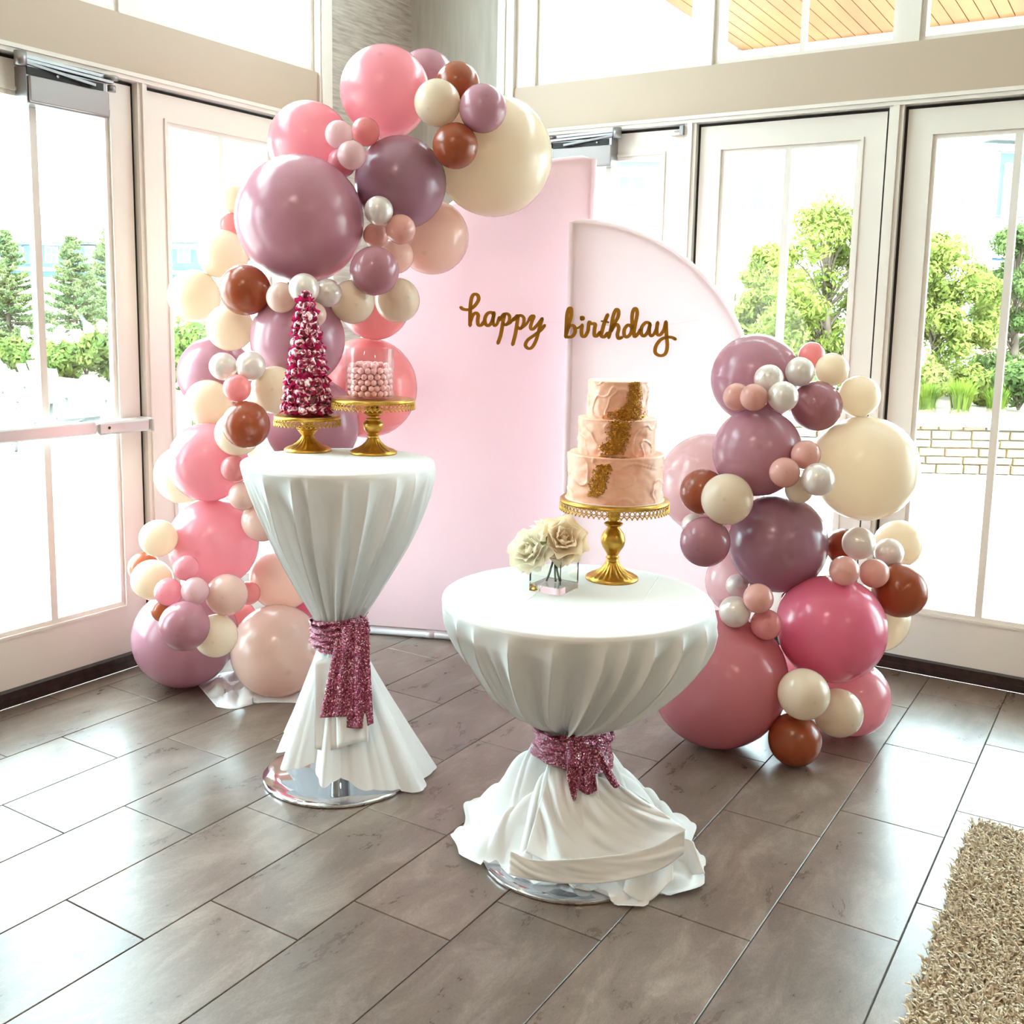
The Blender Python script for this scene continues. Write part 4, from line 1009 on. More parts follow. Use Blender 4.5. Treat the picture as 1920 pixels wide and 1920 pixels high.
def sash(ax, zt, zb, rt, rm, tilt, label, seed):
    T = thing('sequin_sash', (ax[0], ax[1], (zt + zb) / 2), label, 'sash', 'rose sequin sashes')
    rs = np.random.RandomState(seed); ph = rs.uniform(0, 6.28, 8)
    rows, n = 26, 140
    for layer in range(2):
        P = np.zeros((rows, n + 1, 3))
        for i in range(rows):
            s = i / (rows - 1)
            for j in range(n + 1):
                t = 2 * pi * j / n
                tr = t - atan2(TU[1], TU[0])
                sl = tilt * cos(tr) * (1 if layer == 0 else -.9)
                z = zt + (zb - zt) * (s * .72 + (.0 if layer == 0 else .28)) + sl
                r = rm + (rt - rm) * abs(2 * s - 1) ** 2 * .5 + .006 * layer + .010 * sin(pi * s) + .0045 * sin(24 * s + 3 * t + ph[layer]) + .003 * sin(11 * t + 14 * s + ph[2])
                P[i, j] = (ax[0] + r * cos(t), ax[1] + r * sin(t), z)
        mb = MB(); mb.grid(P[:, ::-1]); build('band', mb, M['sequin'], T, True)
    return T
S1 = sash(HI, .562, .452, .106, .078, .012, 'rose sequin sash with two square-ended tails around the tall table', 2)
flap('tail', [(630, 1196), (645, 1190), (662, 1192)], [(600, 1346), (632, 1344), (664, 1343)], HI, .098, .150, S1, M['sequin'], 2.2, .007, .003, 40, 40)
flap('tail', [(656, 1180), (672, 1168), (690, 1160)], [(650, 1364), (676, 1366), (700, 1356)], HI, .102, .158, S1, M['sequin'], 1.8, .009, .003, 36, 44, ph=.4)
flap('knot', [(640, 1178), (655, 1172), (664, 1180)], [(642, 1222), (654, 1226), (662, 1220)], HI, .098, .102, S1, M['sequin'], .5, .014, .004, 16, 14, ph=0)
S2 = sash(LO, .420, .312, .136, .090, .018, 'rose sequin sash with pointed tails around the low table', 4)
flap('tail', [(1062, 1392), (1082, 1384), (1104, 1394)], [(1064, 1462), (1076, 1502), (1084, 1474)], LO, .110, .135, S2, M['sequin'], 1.5, .008, .003, 32, 34)
flap('tail', [(1080, 1402), (1096, 1398), (1110, 1404)], [(1086, 1482), (1104, 1490), (1119, 1482)], LO, .106, .118, S2, M['sequin'], 1.5, .008, .003, 28, 30, ph=.4)
flap('tail', [(1104, 1404), (1116, 1402), (1126, 1408)], [(1140, 1462), (1152, 1477), (1162, 1474)], LO, .100, .112, S2, M['sequin'], 1.2, .006, .003, 24, 28, ph=.2)
flap('knot', [(1058, 1392), (1082, 1378), (1108, 1388)], [(1062, 1430), (1082, 1438), (1104, 1428)], LO, .106, .116, S2, M['sequin'], .5, .020, .004, 24, 18)

# ------------------------------------------------------------------ gold cake stands
def cake_stand(c, H, pr, br, label, stem):
    """stem: [(r, z fraction of the stem)]"""
    T = thing('cake_stand', tuple(c), label, 'cake stand', 'gold cake stands')
    x, y, z = c
    fl = lambda t, i, zz: 1 + (.035 * cos(22 * t) if .013 < zz < .048 else 0)
    mb = MB(); mb.lathe([(br, 0), (br + .001, .004), (br - .001, .009), (br - .008, .0125), (br * .84, .015), (br * .66, .020), (br * .48, .029), (br * .34, .040), (br * .27, .050), (.0185, .056)], 132, (x, y, z), fl)
    build('foot', mb, M['gold'], T, True)
    z0, z1 = .054, H - .012
    prof = catmull([np.array((r, z0 + (z1 - z0) * k)) for r, k in stem], 5)
    mb = MB(); mb.lathe([(max(.006, q[0]), q[1]) for q in prof], 40, (x, y, z)); build('stem', mb, M['gold'], T, True)
    mb = MB(); mb.lathe([(.012, H - .016), (pr * .55, H - .012), (pr - .004, H - .010), (pr, H - .006), (pr, H - .002), (pr - .003, H), (.001, H)], 96, (x, y, z), cap=False)
    shade_auto(build('plate', mb, M['gold'], T), 30)
    # pierced lace edge: a band, a row of rings and pointed drops
    mb = MB(); mb.lathe([(pr - .0015, H - .012), (pr + .001, H - .012), (pr + .001, H - .003), (pr - .0015, H - .003)], 96, (x, y, z), cap=False)
    n = int(2 * pi * pr / .0155)
    for k in range(n):
        a = 2 * pi * k / n; ca = np.array([cos(a), sin(a), 0]); ta_ = np.array([-sin(a), cos(a), 0]); cz = np.array([0, 0, 1.0])
        cc = np.array([x, y, z + H]) + ca * pr
        ring = [cc + cz * (-.0185 + .0062 * sin(q)) + ta_ * .0066 * cos(q) for q in np.linspace(0, 2 * pi, 9)]
        mb.tube(ring, .0016, 5, cap=False)
        lo = cc - cz * .0245
        mb.tube([lo - ta_ * .0077, lo - cz * .0095, lo + ta_ * .0077], .0019, 5)
        mb.tube([lo - cz * .0055, lo - cz * .0115], .0026, 5)
        mb.tube([lo + ta_ * .0077 + cz * .002, lo + ta_ * .0077 - cz * .004], .0022, 5)
    o = build('lace_edge', mb, M['gold'], T, True)
    return T
CS = (2.3477, -2.0310, LOZ)
CH = 1.0245 - LOZ
cake_stand(CS, CH, .160, .078, 'gold footed cake stand with lace edge holding the tiered cake',
           [(.019, 0), (.017, .05), (.021, .07), (.016, .10), (.020, .15), (.032, .26), (.036, .36), (.032, .46), (.019, .56), (.017, .58), (.026, .62), (.028, .645), (.018, .68), (.017, .72), (.020, .80), (.021, .9), (.018, .95), (.021, 1.0)])
SL = (1.2129, -2.1219, HIZ)
cake_stand(SL, 1.199 - HIZ, .112, .080, 'lower gold stand on the tall table, carrying the candy tree',
           [(.019, 0), (.022, .06), (.031, .26), (.034, .34), (.030, .40), (.034, .45), (.026, .55), (.018, .64), (.021, .72), (.024, .86), (.020, 1.0)])
SR = (1.4272, -2.0286, HIZ)
cake_stand(SR, 1.2645 - HIZ, .140, .080, 'higher gold stand on the tall table, carrying the candy jar',
           [(.019, 0), (.019, .06), (.023, .09), (.017, .12), (.028, .20), (.034, .32), (.033, .40), (.024, .50), (.026, .535), (.018, .56), (.017, .60), (.030, .66), (.033, .69), (.024, .76), (.030, .82), (.018, .90), (.019, 1.0)])

# ------------------------------------------------------------------ tiered cake
def icing():
    m, nt, b, o = base_mat('peach_buttercream')
    v = coords(nt, (1, 1, 1.6), 'Object')
    n = noise_tex(nt, v, 14, 3, .5, .6); n2 = noise_tex(nt, v, 60, 3, .6)
    nt.links.new(ramp(nt, n, [(.3, (226, 164, 134)), (.7, (243, 194, 170))]), b.inputs['Base Color'])
    b.inputs['Roughness'].default_value = .42; b.inputs['Subsurface Weight'].default_value = .12
    b.inputs['Subsurface Radius'].default_value = (.01, .005, .003)
    nt.links.new(bump(nt, n2, .12, .004), b.inputs['Normal'])
    return m
M['icing'] = icing()
M['goldleaf'] = noisy('gold_glitter', (150, 92, 26), (206, 150, 62), 420, (1, 1, 1), .35, .3, .002, 'Object', metal=.85)
CK = thing('tiered_cake', (CS[0], CS[1], LOZ + CH), 'three-tier peach buttercream cake with a gold glitter streak', 'cake')
def tier(c, r, h, seed):
    """a tier with spatula ridges; bx = direction facing the viewer"""
    rows, n = 40, 200; P = []
    rs = np.random.RandomState(seed); o_ = rs.uniform(0, 50, 3)
    def rad(t, zz):
        q = Vector((cos(t) * 2.2 + o_[0], sin(t) * 2.2 + o_[1], zz * 22 + o_[2]))
        a = mnoise.noise(q * 1.0); bq = mnoise.noise(q * 2.3 + Vector((7, 3, 1)))
        ridge = max(0, 1 - abs(a) * 11) ** 2
        return .0038 * ridge + .0022 * bq
    prof = []
    for i in range(rows):
        s = i / (rows - 1); prof.append(s * h)
    V = []; F = []
    for i, zz in enumerate(prof):
        for j in range(n):
            t = 2 * pi * j / n; rr = r + rad(t, zz)
            if i == rows - 1: rr += .0008
            V.append((c[0] + rr * cos(t), c[1] + rr * sin(t), c[2] + zz))
    for i in range(rows - 1):
        for j in range(n): F.append((i * n + j, i * n + (j + 1) % n, (i + 1) * n + (j + 1) % n, (i + 1) * n + j))
    for k, (f, dz) in enumerate(((.985, .0025), (.95, .002), (.6, .001), (.0, .001))):
        for j in range(n):
            t = 2 * pi * j / n; w = .0015 * mnoise.noise(Vector((cos(t) * 3 * f + o_[0], sin(t) * 3 * f, k)))
            V.append((c[0] + r * f * cos(t), c[1] + r * f * sin(t), c[2] + h + dz + w))
        b0 = (rows - 1 + k) * n
        for j in range(n): F.append((b0 + j, b0 + (j + 1) % n, b0 + n + (j + 1) % n, b0 + n + j))
    mb = MB(); mb.add(V, F); build('tier', mb, M['icing'], CK, True)
zc = LOZ + CH + .0005
TZ = [(zc, 1.158 - zc, .1385), (1.158, .104, .1115), (1.262, .1075, .0870)]
for k, (z, h, r) in enumerate(TZ): tier((CS[0], CS[1], z), r, h, 50 + k)
build('board', MB().lathe([(.146, zc - .0005), (.146, zc + .001)], 80, (CS[0], CS[1], 0)), M['white'], CK)
# gold streak: thin raised flakes following the traced outline on each tier
def gold_patch(poly, r, zlo, zhi, seed=0, dens=26):
    """glitter flakes scattered along a traced centre line (column, row, half width) on the tier surface"""
    rs = np.random.RandomState(seed); pts = catmull([np.array(q, float) for q in poly], 10); mb = MB()
    for q in pts:
        for k in range(dens):
            px = q[0] + q[2] * float(np.clip(rs.normal(0, .62), -1.5, 1.5)); py = q[1] + rs.uniform(-2.2, 2.2)
            d = ray(px, py); o_ = CAM[:2] - np.array(CS[:2]); dd = d[:2]; rr = r + .0030 + rs.uniform(0, .0014)
            A = dd @ dd; Bq = 2 * (o_ @ dd); Cq = o_ @ o_ - rr * rr; disc = Bq * Bq - 4 * A * Cq
            if disc <= 0: continue
            p_ = CAM + d * (-Bq - sqrt(disc)) / (2 * A)
            if not (zlo < p_[2] < zhi): continue
            n_ = np.array([p_[0] - CS[0], p_[1] - CS[1], 0]); n_ /= np.linalg.norm(n_); n_ = n_ + rs.normal(size=3) * .28; n_ /= np.linalg.norm(n_)
            u_ = np.cross(n_, rs.normal(size=3)); u_ /= np.linalg.norm(u_); w_ = np.cross(n_, u_); sz = rs.uniform(.0012, .0030)
            mb.obox(p_, u_, w_, n_, sz, sz * rs.uniform(.5, 1), .0003)
    tag(build('gold_flakes', mb, M['goldleaf'], CK), kind='stuff')
gold_patch([(1192, 716, 7), (1190, 730, 8), (1190, 745, 10), (1187, 760, 10), (1180, 770, 20), (1172, 778, 26), (1176, 785, 30)], TZ[2][2], 1.262, 1.371, seed=1)
gold_patch([(1165, 788, 16), (1163, 798, 14), (1158, 810, 17), (1160, 820, 14), (1154, 832, 18), (1148, 842, 17), (1148, 850, 14)], TZ[1][2], 1.158, 1.263, seed=2)
gold_patch([(1131, 873, 9), (1130, 882, 12), (1127, 892, 10), (1124, 904, 12), (1120, 916, 12), (1114, 930, 8)], TZ[0][2], zc, 1.158, seed=3)
def ledge(r0, r1, z, a0, a1, seed):
    rs = np.random.RandomState(seed); A = np.linspace(a0, a1, 26); P = np.zeros((len(A), 4, 3))
    for i, a in enumerate(A):
        w = sin(pi * i / (len(A) - 1)) ** .5
        for j in range(4):
            rr = r0 + (r1 - r0) * j / 3 * w * rs.uniform(.7, 1.0); P[i, j] = (CS[0] + rr * cos(a), CS[1] + rr * sin(a), z + .0012 + .001 * rs.uniform(0, 1))
    mb = MB(); mb.sheet(P, .0015); build('gold_flake', mb, M['goldleaf'], CK)
tcam = atan2(TC[1], TC[0])
ledge(.089, .112, 1.2655, tcam - .35, tcam + .75, 5); ledge(.114, .137, 1.1605, tcam - .55, tcam + .30, 6)

# ------------------------------------------------------------------ candy tree of wrapped lollipops
def lolly_mat():
    m, nt, b, o = base_mat('lollipop_wrapper')
    v = coords(nt, (1, 1, 1), 'Object'); inf = node(nt, 'ShaderNodeObjectInfo')
    ad = node(nt, 'ShaderNodeVectorMath', operation='ADD'); nt.links.new(v, ad.inputs[0])
    cm = node(nt, 'ShaderNodeCombineXYZ')
    mr = node(nt, 'ShaderNodeMath', operation='MULTIPLY'); mr.inputs[1].default_value = 20; nt.links.new(inf.outputs['Random'], mr.inputs[0])
    for k in range(3): nt.links.new(mr.outputs[0], cm.inputs[k])
    nt.links.new(cm.outputs[0], ad.inputs[1])
    n = noise_tex(nt, ad.outputs[0], 42, 2, .5, 1.8)
    sx = node(nt, 'ShaderNodeSeparateXYZ'); nt.links.new(v, sx.inputs[0])
    ma = node(nt, 'ShaderNodeMath', operation='MULTIPLY_ADD'); ma.inputs[1].default_value = -3.5; nt.links.new(sx.outputs['Z'], ma.inputs[0]); nt.links.new(n, ma.inputs[2]); n = ma.outputs[0]
    nt.links.new(ramp(nt, n, [(.34, (70, 6, 22)), (.44, (140, 22, 52)), (.50, (206, 96, 128)), (.56, (244, 226, 228)), (.72, (255, 250, 250))]), b.inputs['Base Color'])
    b.inputs['Roughness'].default_value = .25; nt.links.new(bump(nt, n, .5, .004), b.inputs['Normal'])
    return m
M['lolly'] = lolly_mat()
M['tulle'] = thin_cloth('pink_tulle', (176, 34, 84), .40, tcol=(206, 50, 106))
M['foam'] = plain('magenta_cone', (110, 10, 42), .9)
CT = thing('candy_tree', (SL[0], SL[1], 1.199), 'cone-shaped tree of wrapped lollipops and pink tulle', 'candy tree')
ctz, cth = 1.1995, .405
mb = MB(); mb.lathe([(.072, 0), (.072, .004), (.060, .08), (.046, .2), (.026, .33), (.008, .400), (.001, .402)], 40, (SL[0], SL[1], ctz)); build('cone', mb, M['foam'], CT, True)
lm = MB(); lm.lathe([(.0018, -.0175), (.008, -.0155), (.0145, -.010), (.0178, -.002), (.0178, .004), (.0145, .0115), (.008, .0165), (.001, .0185)], 14)
LOL = lm.mesh('lollipop', smooth=True); LOL.materials.append(M['lolly'])
def puff_mesh(seed):
    rs = np.random.RandomState(seed); V = []; F = []; n = 18
    for i, (r, z) in enumerate(((.003, 0), (.010, .008), (.019, .015), (.026, .017))):
        for k in range(n):
            a = 2 * pi * k / n; w = (.0 if i == 0 else 1) * i * .0028 * sin(5 * a + seed + i) + i * .0016 * rs.uniform(-1, 1)
            V.append(((r + .6 * w) * cos(a), (r + .6 * w) * sin(a), z + w))
    for i in range(3):
        for k in range(n): F.append((i * n + k, i * n + (k + 1) % n, (i + 1) * n + (k + 1) % n, (i + 1) * n + k))
    mb = MB(); mb.add(V, F); me = mb.mesh('tulle_puff', smooth=True); me.materials.append(M['tulle']); return me
PUFF = [puff_mesh(k) for k in range(4)]
rs = np.random.RandomState(5)
hrow = .022; row = 0
while hrow < .385:
    rc = .0755 * (1 - hrow / .425) ** .92 + .001
    cnt = max(3, int(round(2 * pi * (rc + .006) / .0375)))
    for k in range(cnt):
        a = 2 * pi * (k + .5 * (row % 2)) / cnt + .25 * row + rs.uniform(-.08, .08)
        hh = max(.0205, hrow + rs.uniform(-.005, .005)); dirv = Vector((cos(a), sin(a), .22))
        o = link('lollipop', LOL, None, CT, (cos(a) * rc, sin(a) * rc, hh + .002))
        o.rotation_euler = (dirv + Vector((rs.uniform(-.4, .4), rs.uniform(-.4, .4), rs.uniform(-.3, .4)))).to_track_quat('Z', 'Y').to_euler()
        s_ = rs.uniform(1.0, 1.18); o.scale = (s_, s_, s_)
        a2 = a + pi / cnt; rc2 = rc - .012
        q = link('tulle_puff', PUFF[(k + row) % 4], None, CT, (cos(a2) * rc2, sin(a2) * rc2, hh + .012))
        q.rotation_euler = Vector((cos(a2), sin(a2), .3)).to_track_quat('Z', 'Y').to_euler(); s2 = rs.uniform(.85, 1.25); q.scale = (s2, s2, s2)
    hrow += .0315; row += 1
o = link('lollipop', LOL, None, CT, (0, 0, .405)); o = link('tulle_puff', PUFF[0], None, CT, (0, 0, .378)); 

# ------------------------------------------------------------------ candy jar
def glass_mat(name, tint=(250, 253, 252)):
    m, nt, b, o = base_mat(name)
    b.inputs['Base Color'].default_value = rgba(tint); b.inputs['Roughness'].default_value = 0.0
    b.inputs['Transmission Weight'].default_value = 1.0; b.inputs['IOR'].default_value = 1.46
    return m
M['glass'] = glass_mat('clear_glass'); M['vaseglass'] = glass_mat('greenish_glass', (251, 254, 250))
JZ = 1.2648; JR = .0815
JC = (SR[0] + .0 - .012 * TU[0], SR[1] - .012 * TU[1])
mb = MB(); prof = [(.001, 0), (JR - .003, 0), (JR, .003), (JR, .166), (JR - .0012, .168), (JR - .0028, .166), (JR - .0032, .010), (JR - .008, .007), (.001, .007)]
mb.lathe(prof, 72, (*JC, JZ), cap=False)
M['jarglass'] = pane_mat('jar_glass', (253, 254, 254), .55)
o = build('glass_jar', mb, M['jarglass'], None, True, (*JC, JZ)); shade_auto(o, 35)
tag(o, 'clear straight-sided glass jar of pink candies on the higher gold stand', 'jar')
cm_ = MB(); cm_.lathe([(.0008, -.0098), (.0050, -.0094), (.0082, -.0074), (.0100, -.0040), (.0104, 0), (.0100, .0040), (.0082, .0074), (.0050, .0094), (.0008, .0098)], 14)
CANDY = cm_.mesh('candy', smooth=True); M['candy'] = plain('pink_sugar_candy', (240, 178, 178), .5); CANDY.materials.append(M['candy'])
rs = np.random.RandomState(9)
def put_candy(x, y, z):
    o = bpy.data.objects.new('candy', CANDY); COL.objects.link(o); o.location = (x, y, z)
    o.rotation_euler = (rs.uniform(0, 6.28), rs.uniform(0, 6.28), rs.uniform(0, 6.28))
    tag(o, 'pink round sugar candy heaped in the glass jar', 'candy', 'pink candies in the glass jar')
LH = .0190
for layer in range(6):
    z = JZ + .0180 + layer * LH
    for rr, cnt in ((.0665, 19), (.045, 12)) if layer < 5 else ((.060, 14), (.038, 9), (.016, 4)):
        for k in range(cnt):
            if layer == 5 and rr > .05 and k % 3 == 1: continue
            a = 2 * pi * (k + .5 * (layer % 2)) / cnt + rs.uniform(-.03, .03)
            put_candy(JC[0] + rr * cos(a), JC[1] + rr * sin(a), z + rs.uniform(-.0012, .0012) - (.004 if layer == 5 and rr > .05 else 0))

# ------------------------------------------------------------------ square vase with three roses
VC = np.array([2.268, -2.239, LOZ + .0005]); VS, VH, VA = .1016, .107, radians(32.7)
E1 = TU * cos(VA) + TC * sin(VA); E2 = TU * sin(VA) - TC * cos(VA)
def sq(h, z): return [VC + E1 * h * a + E2 * h * b + np.array([0, 0, z]) for a, b in ((-1, -1), (1, -1), (1, 1), (-1, 1))]
mb = MB(); h0 = VS / 2; h1 = h0 - .004
mb.add(sq(h0, 0) + sq(h0, VH) + sq(h1, VH) + sq(h1, .020),
       [(0, 1, 2, 3)] + [(k + 4, (k + 1) % 4 + 4, (k + 1) % 4, k) for k in range(4)] + [(k + 8, (k + 1) % 4 + 8, (k + 1) % 4 + 4, k + 4) for k in range(4)] + [(k + 12, (k + 1) % 4 + 12, (k + 1) % 4 + 8, k + 8) for k in range(4)] + [(15, 14, 13, 12)])
VT = build('glass_vase', mb, M['vaseglass'], None, False, tuple(VC))
import bmesh
_bm = bmesh.new(); _bm.from_mesh(VT.data); bmesh.ops.recalc_face_normals(_bm, faces=_bm.faces); _bm.to_mesh(VT.data); _bm.free()
tag(VT, 'square clear glass vase with thick base on the low table', 'vase')
M['petal'] = thin_cloth('cream_petal', (255, 251, 238), .35, tcol=(255, 250, 228))
M['petalwarm'] = thin_cloth('warm_petal', (255, 242, 220), .35, tcol=(255, 240, 210))
M['stem'] = noisy('rose_stem', (40, 52, 24), (78, 92, 40), 60, (1, 1, 1), .5, kind='Object')
M['leaf'] = noisy('rose_leaf', (70, 88, 40), (112, 128, 66), 40, (1, 1, 1), .45, kind='Object')
def petal_mesh(w, l, cup, curl, seed, mat):
    rs = np.random.RandomState(seed); a, b = 8, 9; P = np.zeros((a, b, 3))
    for i in range(a):
        u = i / (a - 1)
        ww = w * (sin(pi * min(.96, .14 + .80 * u)) ** .75)
        for j in range(b):
            v = 2 * j / (b - 1) - 1
            x = v * ww; y = cup * (v * v) * w * .9 - curl * max(0, u - .62) ** 2 * 4.5
            P[i, j] = (x, -y * 1.0 + .03 * w * sin(5 * v + seed) * u, l * u - .08 * l * v * v * u)
    P[:, :, 1] += (.45 * cup * w) * np.sin(np.linspace(0, pi, a))[:, None]
    mb = MB(); mb.grid(P); me = mb.mesh('petal', smooth=True); me.materials.append(mat); return me
def rose(center, face, R, foot, label, mat, seed, leaves=2, bud=None):
    """petals wrapped round an axis that faces 'face'; stem runs down to foot"""
    T = thing('rose', tuple(center), label, 'rose', 'cream roses in the square vase')
    face = Vector(face).normalized(); Q = face.to_track_quat('Z', 'Y'); rs = np.random.RandomState(seed)
    rings = [(3, .10, .30, .62, 6), (4, .22, .42, .70, 16), (5, .36, .56, .74, 30), (6, .52, .70, .74, 48), (7, .66, .80, .66, 66), (7, .74, .86, .60, 86)]
    for ri, (n, rad, wid, ln, op) in enumerate(rings):
        me = petal_mesh(wid * R * .78, ln * R * 1.25, .55 - .06 * ri, (.10 + .06 * ri) * R, seed * 10 + ri, mat)
        for k in range(n):
            a = 2 * pi * k / n + ri * .6 + rs.uniform(-.15, .15)
            tilt = radians(op + rs.uniform(-6, 6))
            # petal: base near the axis, opening outwards by tilt
            rot = Quaternion((0, 0, 1), a) @ Quaternion((1, 0, 0), -tilt * .85)
            loc = Q @ (Vector((-sin(a) * rad * R * .42, cos(a) * rad * R * .42, -.34 * R - .03 * ri * R)))
            o = link('petal', me, None, T, loc); o.rotation_mode = 'QUATERNION'; o.rotation_quaternion = Q @ rot
            s_ = rs.uniform(.92, 1.08); o.scale = (s_, s_, s_)
    b0 = np.array(center) - np.array(face) * R * .30
    mb = MB(); mid = (b0 + np.array(foot)) / 2 + np.array([0, 0, .01])
    neck = VC + np.array([0, 0, VH - .004]) + TU * .004
    mb.tube(catmull([b0, b0 - np.array(face) * .018, neck + (b0 - neck) * .12, VC * .5 + np.array(foot) * .5 + np.array([0, 0, .045]), np.array(foot)], 6), .0032, 8)
    build('stem', mb, M['stem'], T, True)
    for k in range(leaves):
        a = rs.uniform(0, 6.28); lme = petal_mesh(.012, .034, .3, .004, seed + 77 + k, M['leaf'])
        o = link('sepal', lme, None, T, Q @ Vector((cos(a) * .35 * R, sin(a) * .35 * R, -.42 * R))); o.rotation_mode = 'QUATERNION'
        o.rotation_quaternion = Q @ Quaternion((0, 0, 1), a - pi / 2) @ Quaternion((1, 0, 0), -radians(95))
    return T
ft = lambda u, d: VC + TU * u + TC * d + np.array([0, 0, .022])
rose(on_front(988, 1030, VC, .045), TC * .8 - TU * .45 + np.array([0, 0, .42]), .062, ft(-.020, -.01), 'pale cream rose drooping over the vase corner, in brightest light', M['petal'], 3)
R2 = rose(on_front(1057, 1008, VC, .030), TC * .85 + TU * .10 + np.array([0, 0, .55]), .070, ft(.006, -.006), 'warm cream rose, largest, facing out beside the cake stand', M['petalwarm'], 6, 3)
rose(on_front(1026, 992, VC, -.050), np.array([0, 0, 1.0]) - TC * .2 - TU * .1, .058, ft(.018, -.012), 'cream rose half hidden behind the other two roses', M['petal'], 8, 1)
bp = on_front(1019, 1013, VC, .062); bl_ = np.array(world_loc(R2))
bm = MB(); bm.lathe([(.001, -.012), (.006, -.010), (.009, -.003), (.0085, .005), (.005, .012), (.001, .015)], 14, tuple(bp)); build('bud', bm, M['petalwarm'], R2, True)
bm = MB(); bm.lathe([(.001, -.014), (.0068, -.011), (.0095, -.006), (.0088, -.001)], 14, tuple(bp), cap=False); bm.tube([bp + np.array([.004, 0, -.006]), bp + np.array([.010, .002, .012])], [.005, .001], 6)
bm.tube([bp + np.array([0, 0, -.012]), bp + TC * -.03 + np.array([0, 0, -.03])], .0016, 6); build('bud_sepal', bm, M['leaf'], R2, True)

# ------------------------------------------------------------------ crumpled white cloth under the garland
mb = MB(); n1, n2 = 46, 30; P = np.zeros((n1, n2, 3))
top = catmull([np.array(q, float) for q in [(372, 1286), (420, 1262), (500, 1262), (600, 1270)]], 15); bot = catmull([np.array(q, float) for q in [(406, 1326), (440, 1330), (500, 1318), (620, 1322)]], 15)
for i in range(n1):
    t = i / (n1 - 1)
    for j in range(n2):
        s = j / (n2 - 1); A = top[int(t * (len(top) - 1))]; Bq = bot[int(t * (len(bot) - 1))]; q = A * (1 - s) + Bq * s
        p_ = on_z(q[0], q[1], 0.0)
        h = abs(mnoise.noise(Vector((p_[0] * 11, p_[1] * 11, 2.2)))) * .075 + .02 * abs(mnoise.noise(Vector((p_[0] * 30, p_[1] * 30, 5))))
        p_[2] = .002 + h * (min(1, 5 * s * (1 - s)) * min(1, 6 * t))
        for cc, rr in CENT['L']:
            dd = hypot(p_[0] - cc[0], p_[1] - cc[1])
            if dd < rr: p_[2] = min(p_[2], max(.0018, cc[2] - sqrt(rr * rr - dd * dd) - .002))
        P[i, j] = p_
mb.sheet(P, .002); tag(build('crumpled_cloth', mb, M['cloth'], None, True), 'crumpled white cloth on the floor under the blush balloon', 'cloth')

def leaf_mat0(name, c1, c2, trans=.4, scale=22):
    m, nt, b, o = base_mat(name); nt.nodes.remove(b)
    v = coords(nt, (1, 1, .2), 'World'); n = noise_tex(nt, v, scale, 4, .7)
    c = ramp(nt, n, [(.35, c1), (.65, c2)])
    d = node(nt, 'ShaderNodeBsdfDiffuse'); t = node(nt, 'ShaderNodeBsdfTranslucent'); nt.links.new(c, d.inputs[0]); nt.links.new(c, t.inputs[0])
    mx = node(nt, 'ShaderNodeMixShader'); mx.inputs[0].default_value = trans; nt.links.new(d.outputs[0], mx.inputs[1]); nt.links.new(t.outputs[0], mx.inputs[2]); nt.links.new(mx.outputs[0], o.inputs[0])
    return m
# ------------------------------------------------------------------ shaggy rug
RG0 = np.array([3.305, -1.395]); ra = radians(4.0)
rx = np.array([cos(ra), sin(ra)]); ry = np.array([sin(ra * .3), -cos(ra * .3)])
RW, RLn = 1.5, 2.1
RGT = thing('shag_rug', (RG0[0] + .75, RG0[1] - 1.05, 0), 'thick beige shag rug lying on the tiles', 'rug')
def rgp(a, b, z): q = RG0 + rx * a + ry * b; return (q[0], q[1], z)
mb = MB(); mb.add([rgp(.01, .01, .001), rgp(RW, .01, .001), rgp(RW, RLn, .001), rgp(.01, RLn, .001), rgp(.01, .01, .012), rgp(RW, .01, .012), rgp(RW, RLn, .012), rgp(.01, RLn, .012)],
                  [(0, 1, 2, 3), (7, 6, 5, 4), (0, 4, 5, 1), (1, 5, 6, 2), (2, 6, 7, 3), (3, 7, 4, 0)])
M['rugbase'] = plain('rug_backing', (196, 172, 144), .95)
build('backing', mb, M['rugbase'], RGT)
N = 62000
uu = RNG.uniform(0, 1, N) ** 1.0 * RW; vv = RNG.uniform(0, 1, N) * RLn
base = np.stack([RG0[0] + rx[0] * uu + ry[0] * vv, RG0[1] + rx[1] * uu + ry[1] * vv, np.full(N, .010)], 1)
ang = RNG.uniform(0, 2 * pi, N); lean = RNG.uniform(.2, 1.0, N) * .030
edge = (uu < .02) | (vv < .02)
tipv = np.stack([np.cos(ang) * lean, np.sin(ang) * lean, RNG.uniform(.012, .026, N)], 1)
mid = base + tipv * .55 + np.array([0, 0, .006]); tp = base + tipv
wd = RNG.uniform(.0026, .0048, N)
side = np.stack([-np.sin(ang), np.cos(ang), np.zeros(N)], 1); fw = np.stack([np.cos(ang), np.sin(ang), np.zeros(N)], 1)
rings = []
for c_, k in ((base, 1.0), (mid, 1.15), (tp, .55)):
    for e in range(3):
        a = 2 * pi * e / 3
        rings.append(c_ + (side * cos(a) + (fw * .6 + np.array([0, 0, .6])) * sin(a)) * (wd * k)[:, None])
V = np.stack(rings, 1).reshape(-1, 3)
F = []
o9 = np.arange(N) * 9
for l in (0, 3):
    for e in range(3):
        F.append(np.stack([o9 + l + e, o9 + l + (e + 1) % 3, o9 + l + 3 + (e + 1) % 3, o9 + l + 3 + e], 1))
F = np.concatenate(F)
me = bpy.data.meshes.new('pile'); off = np.array(RGT.location)
me.vertices.add(len(V)); me.vertices.foreach_set('co', (V - off).astype(np.float32).ravel())
me.loops.add(len(F) * 4); me.loops.foreach_set('vertex_index', F.ravel().astype(np.int32))
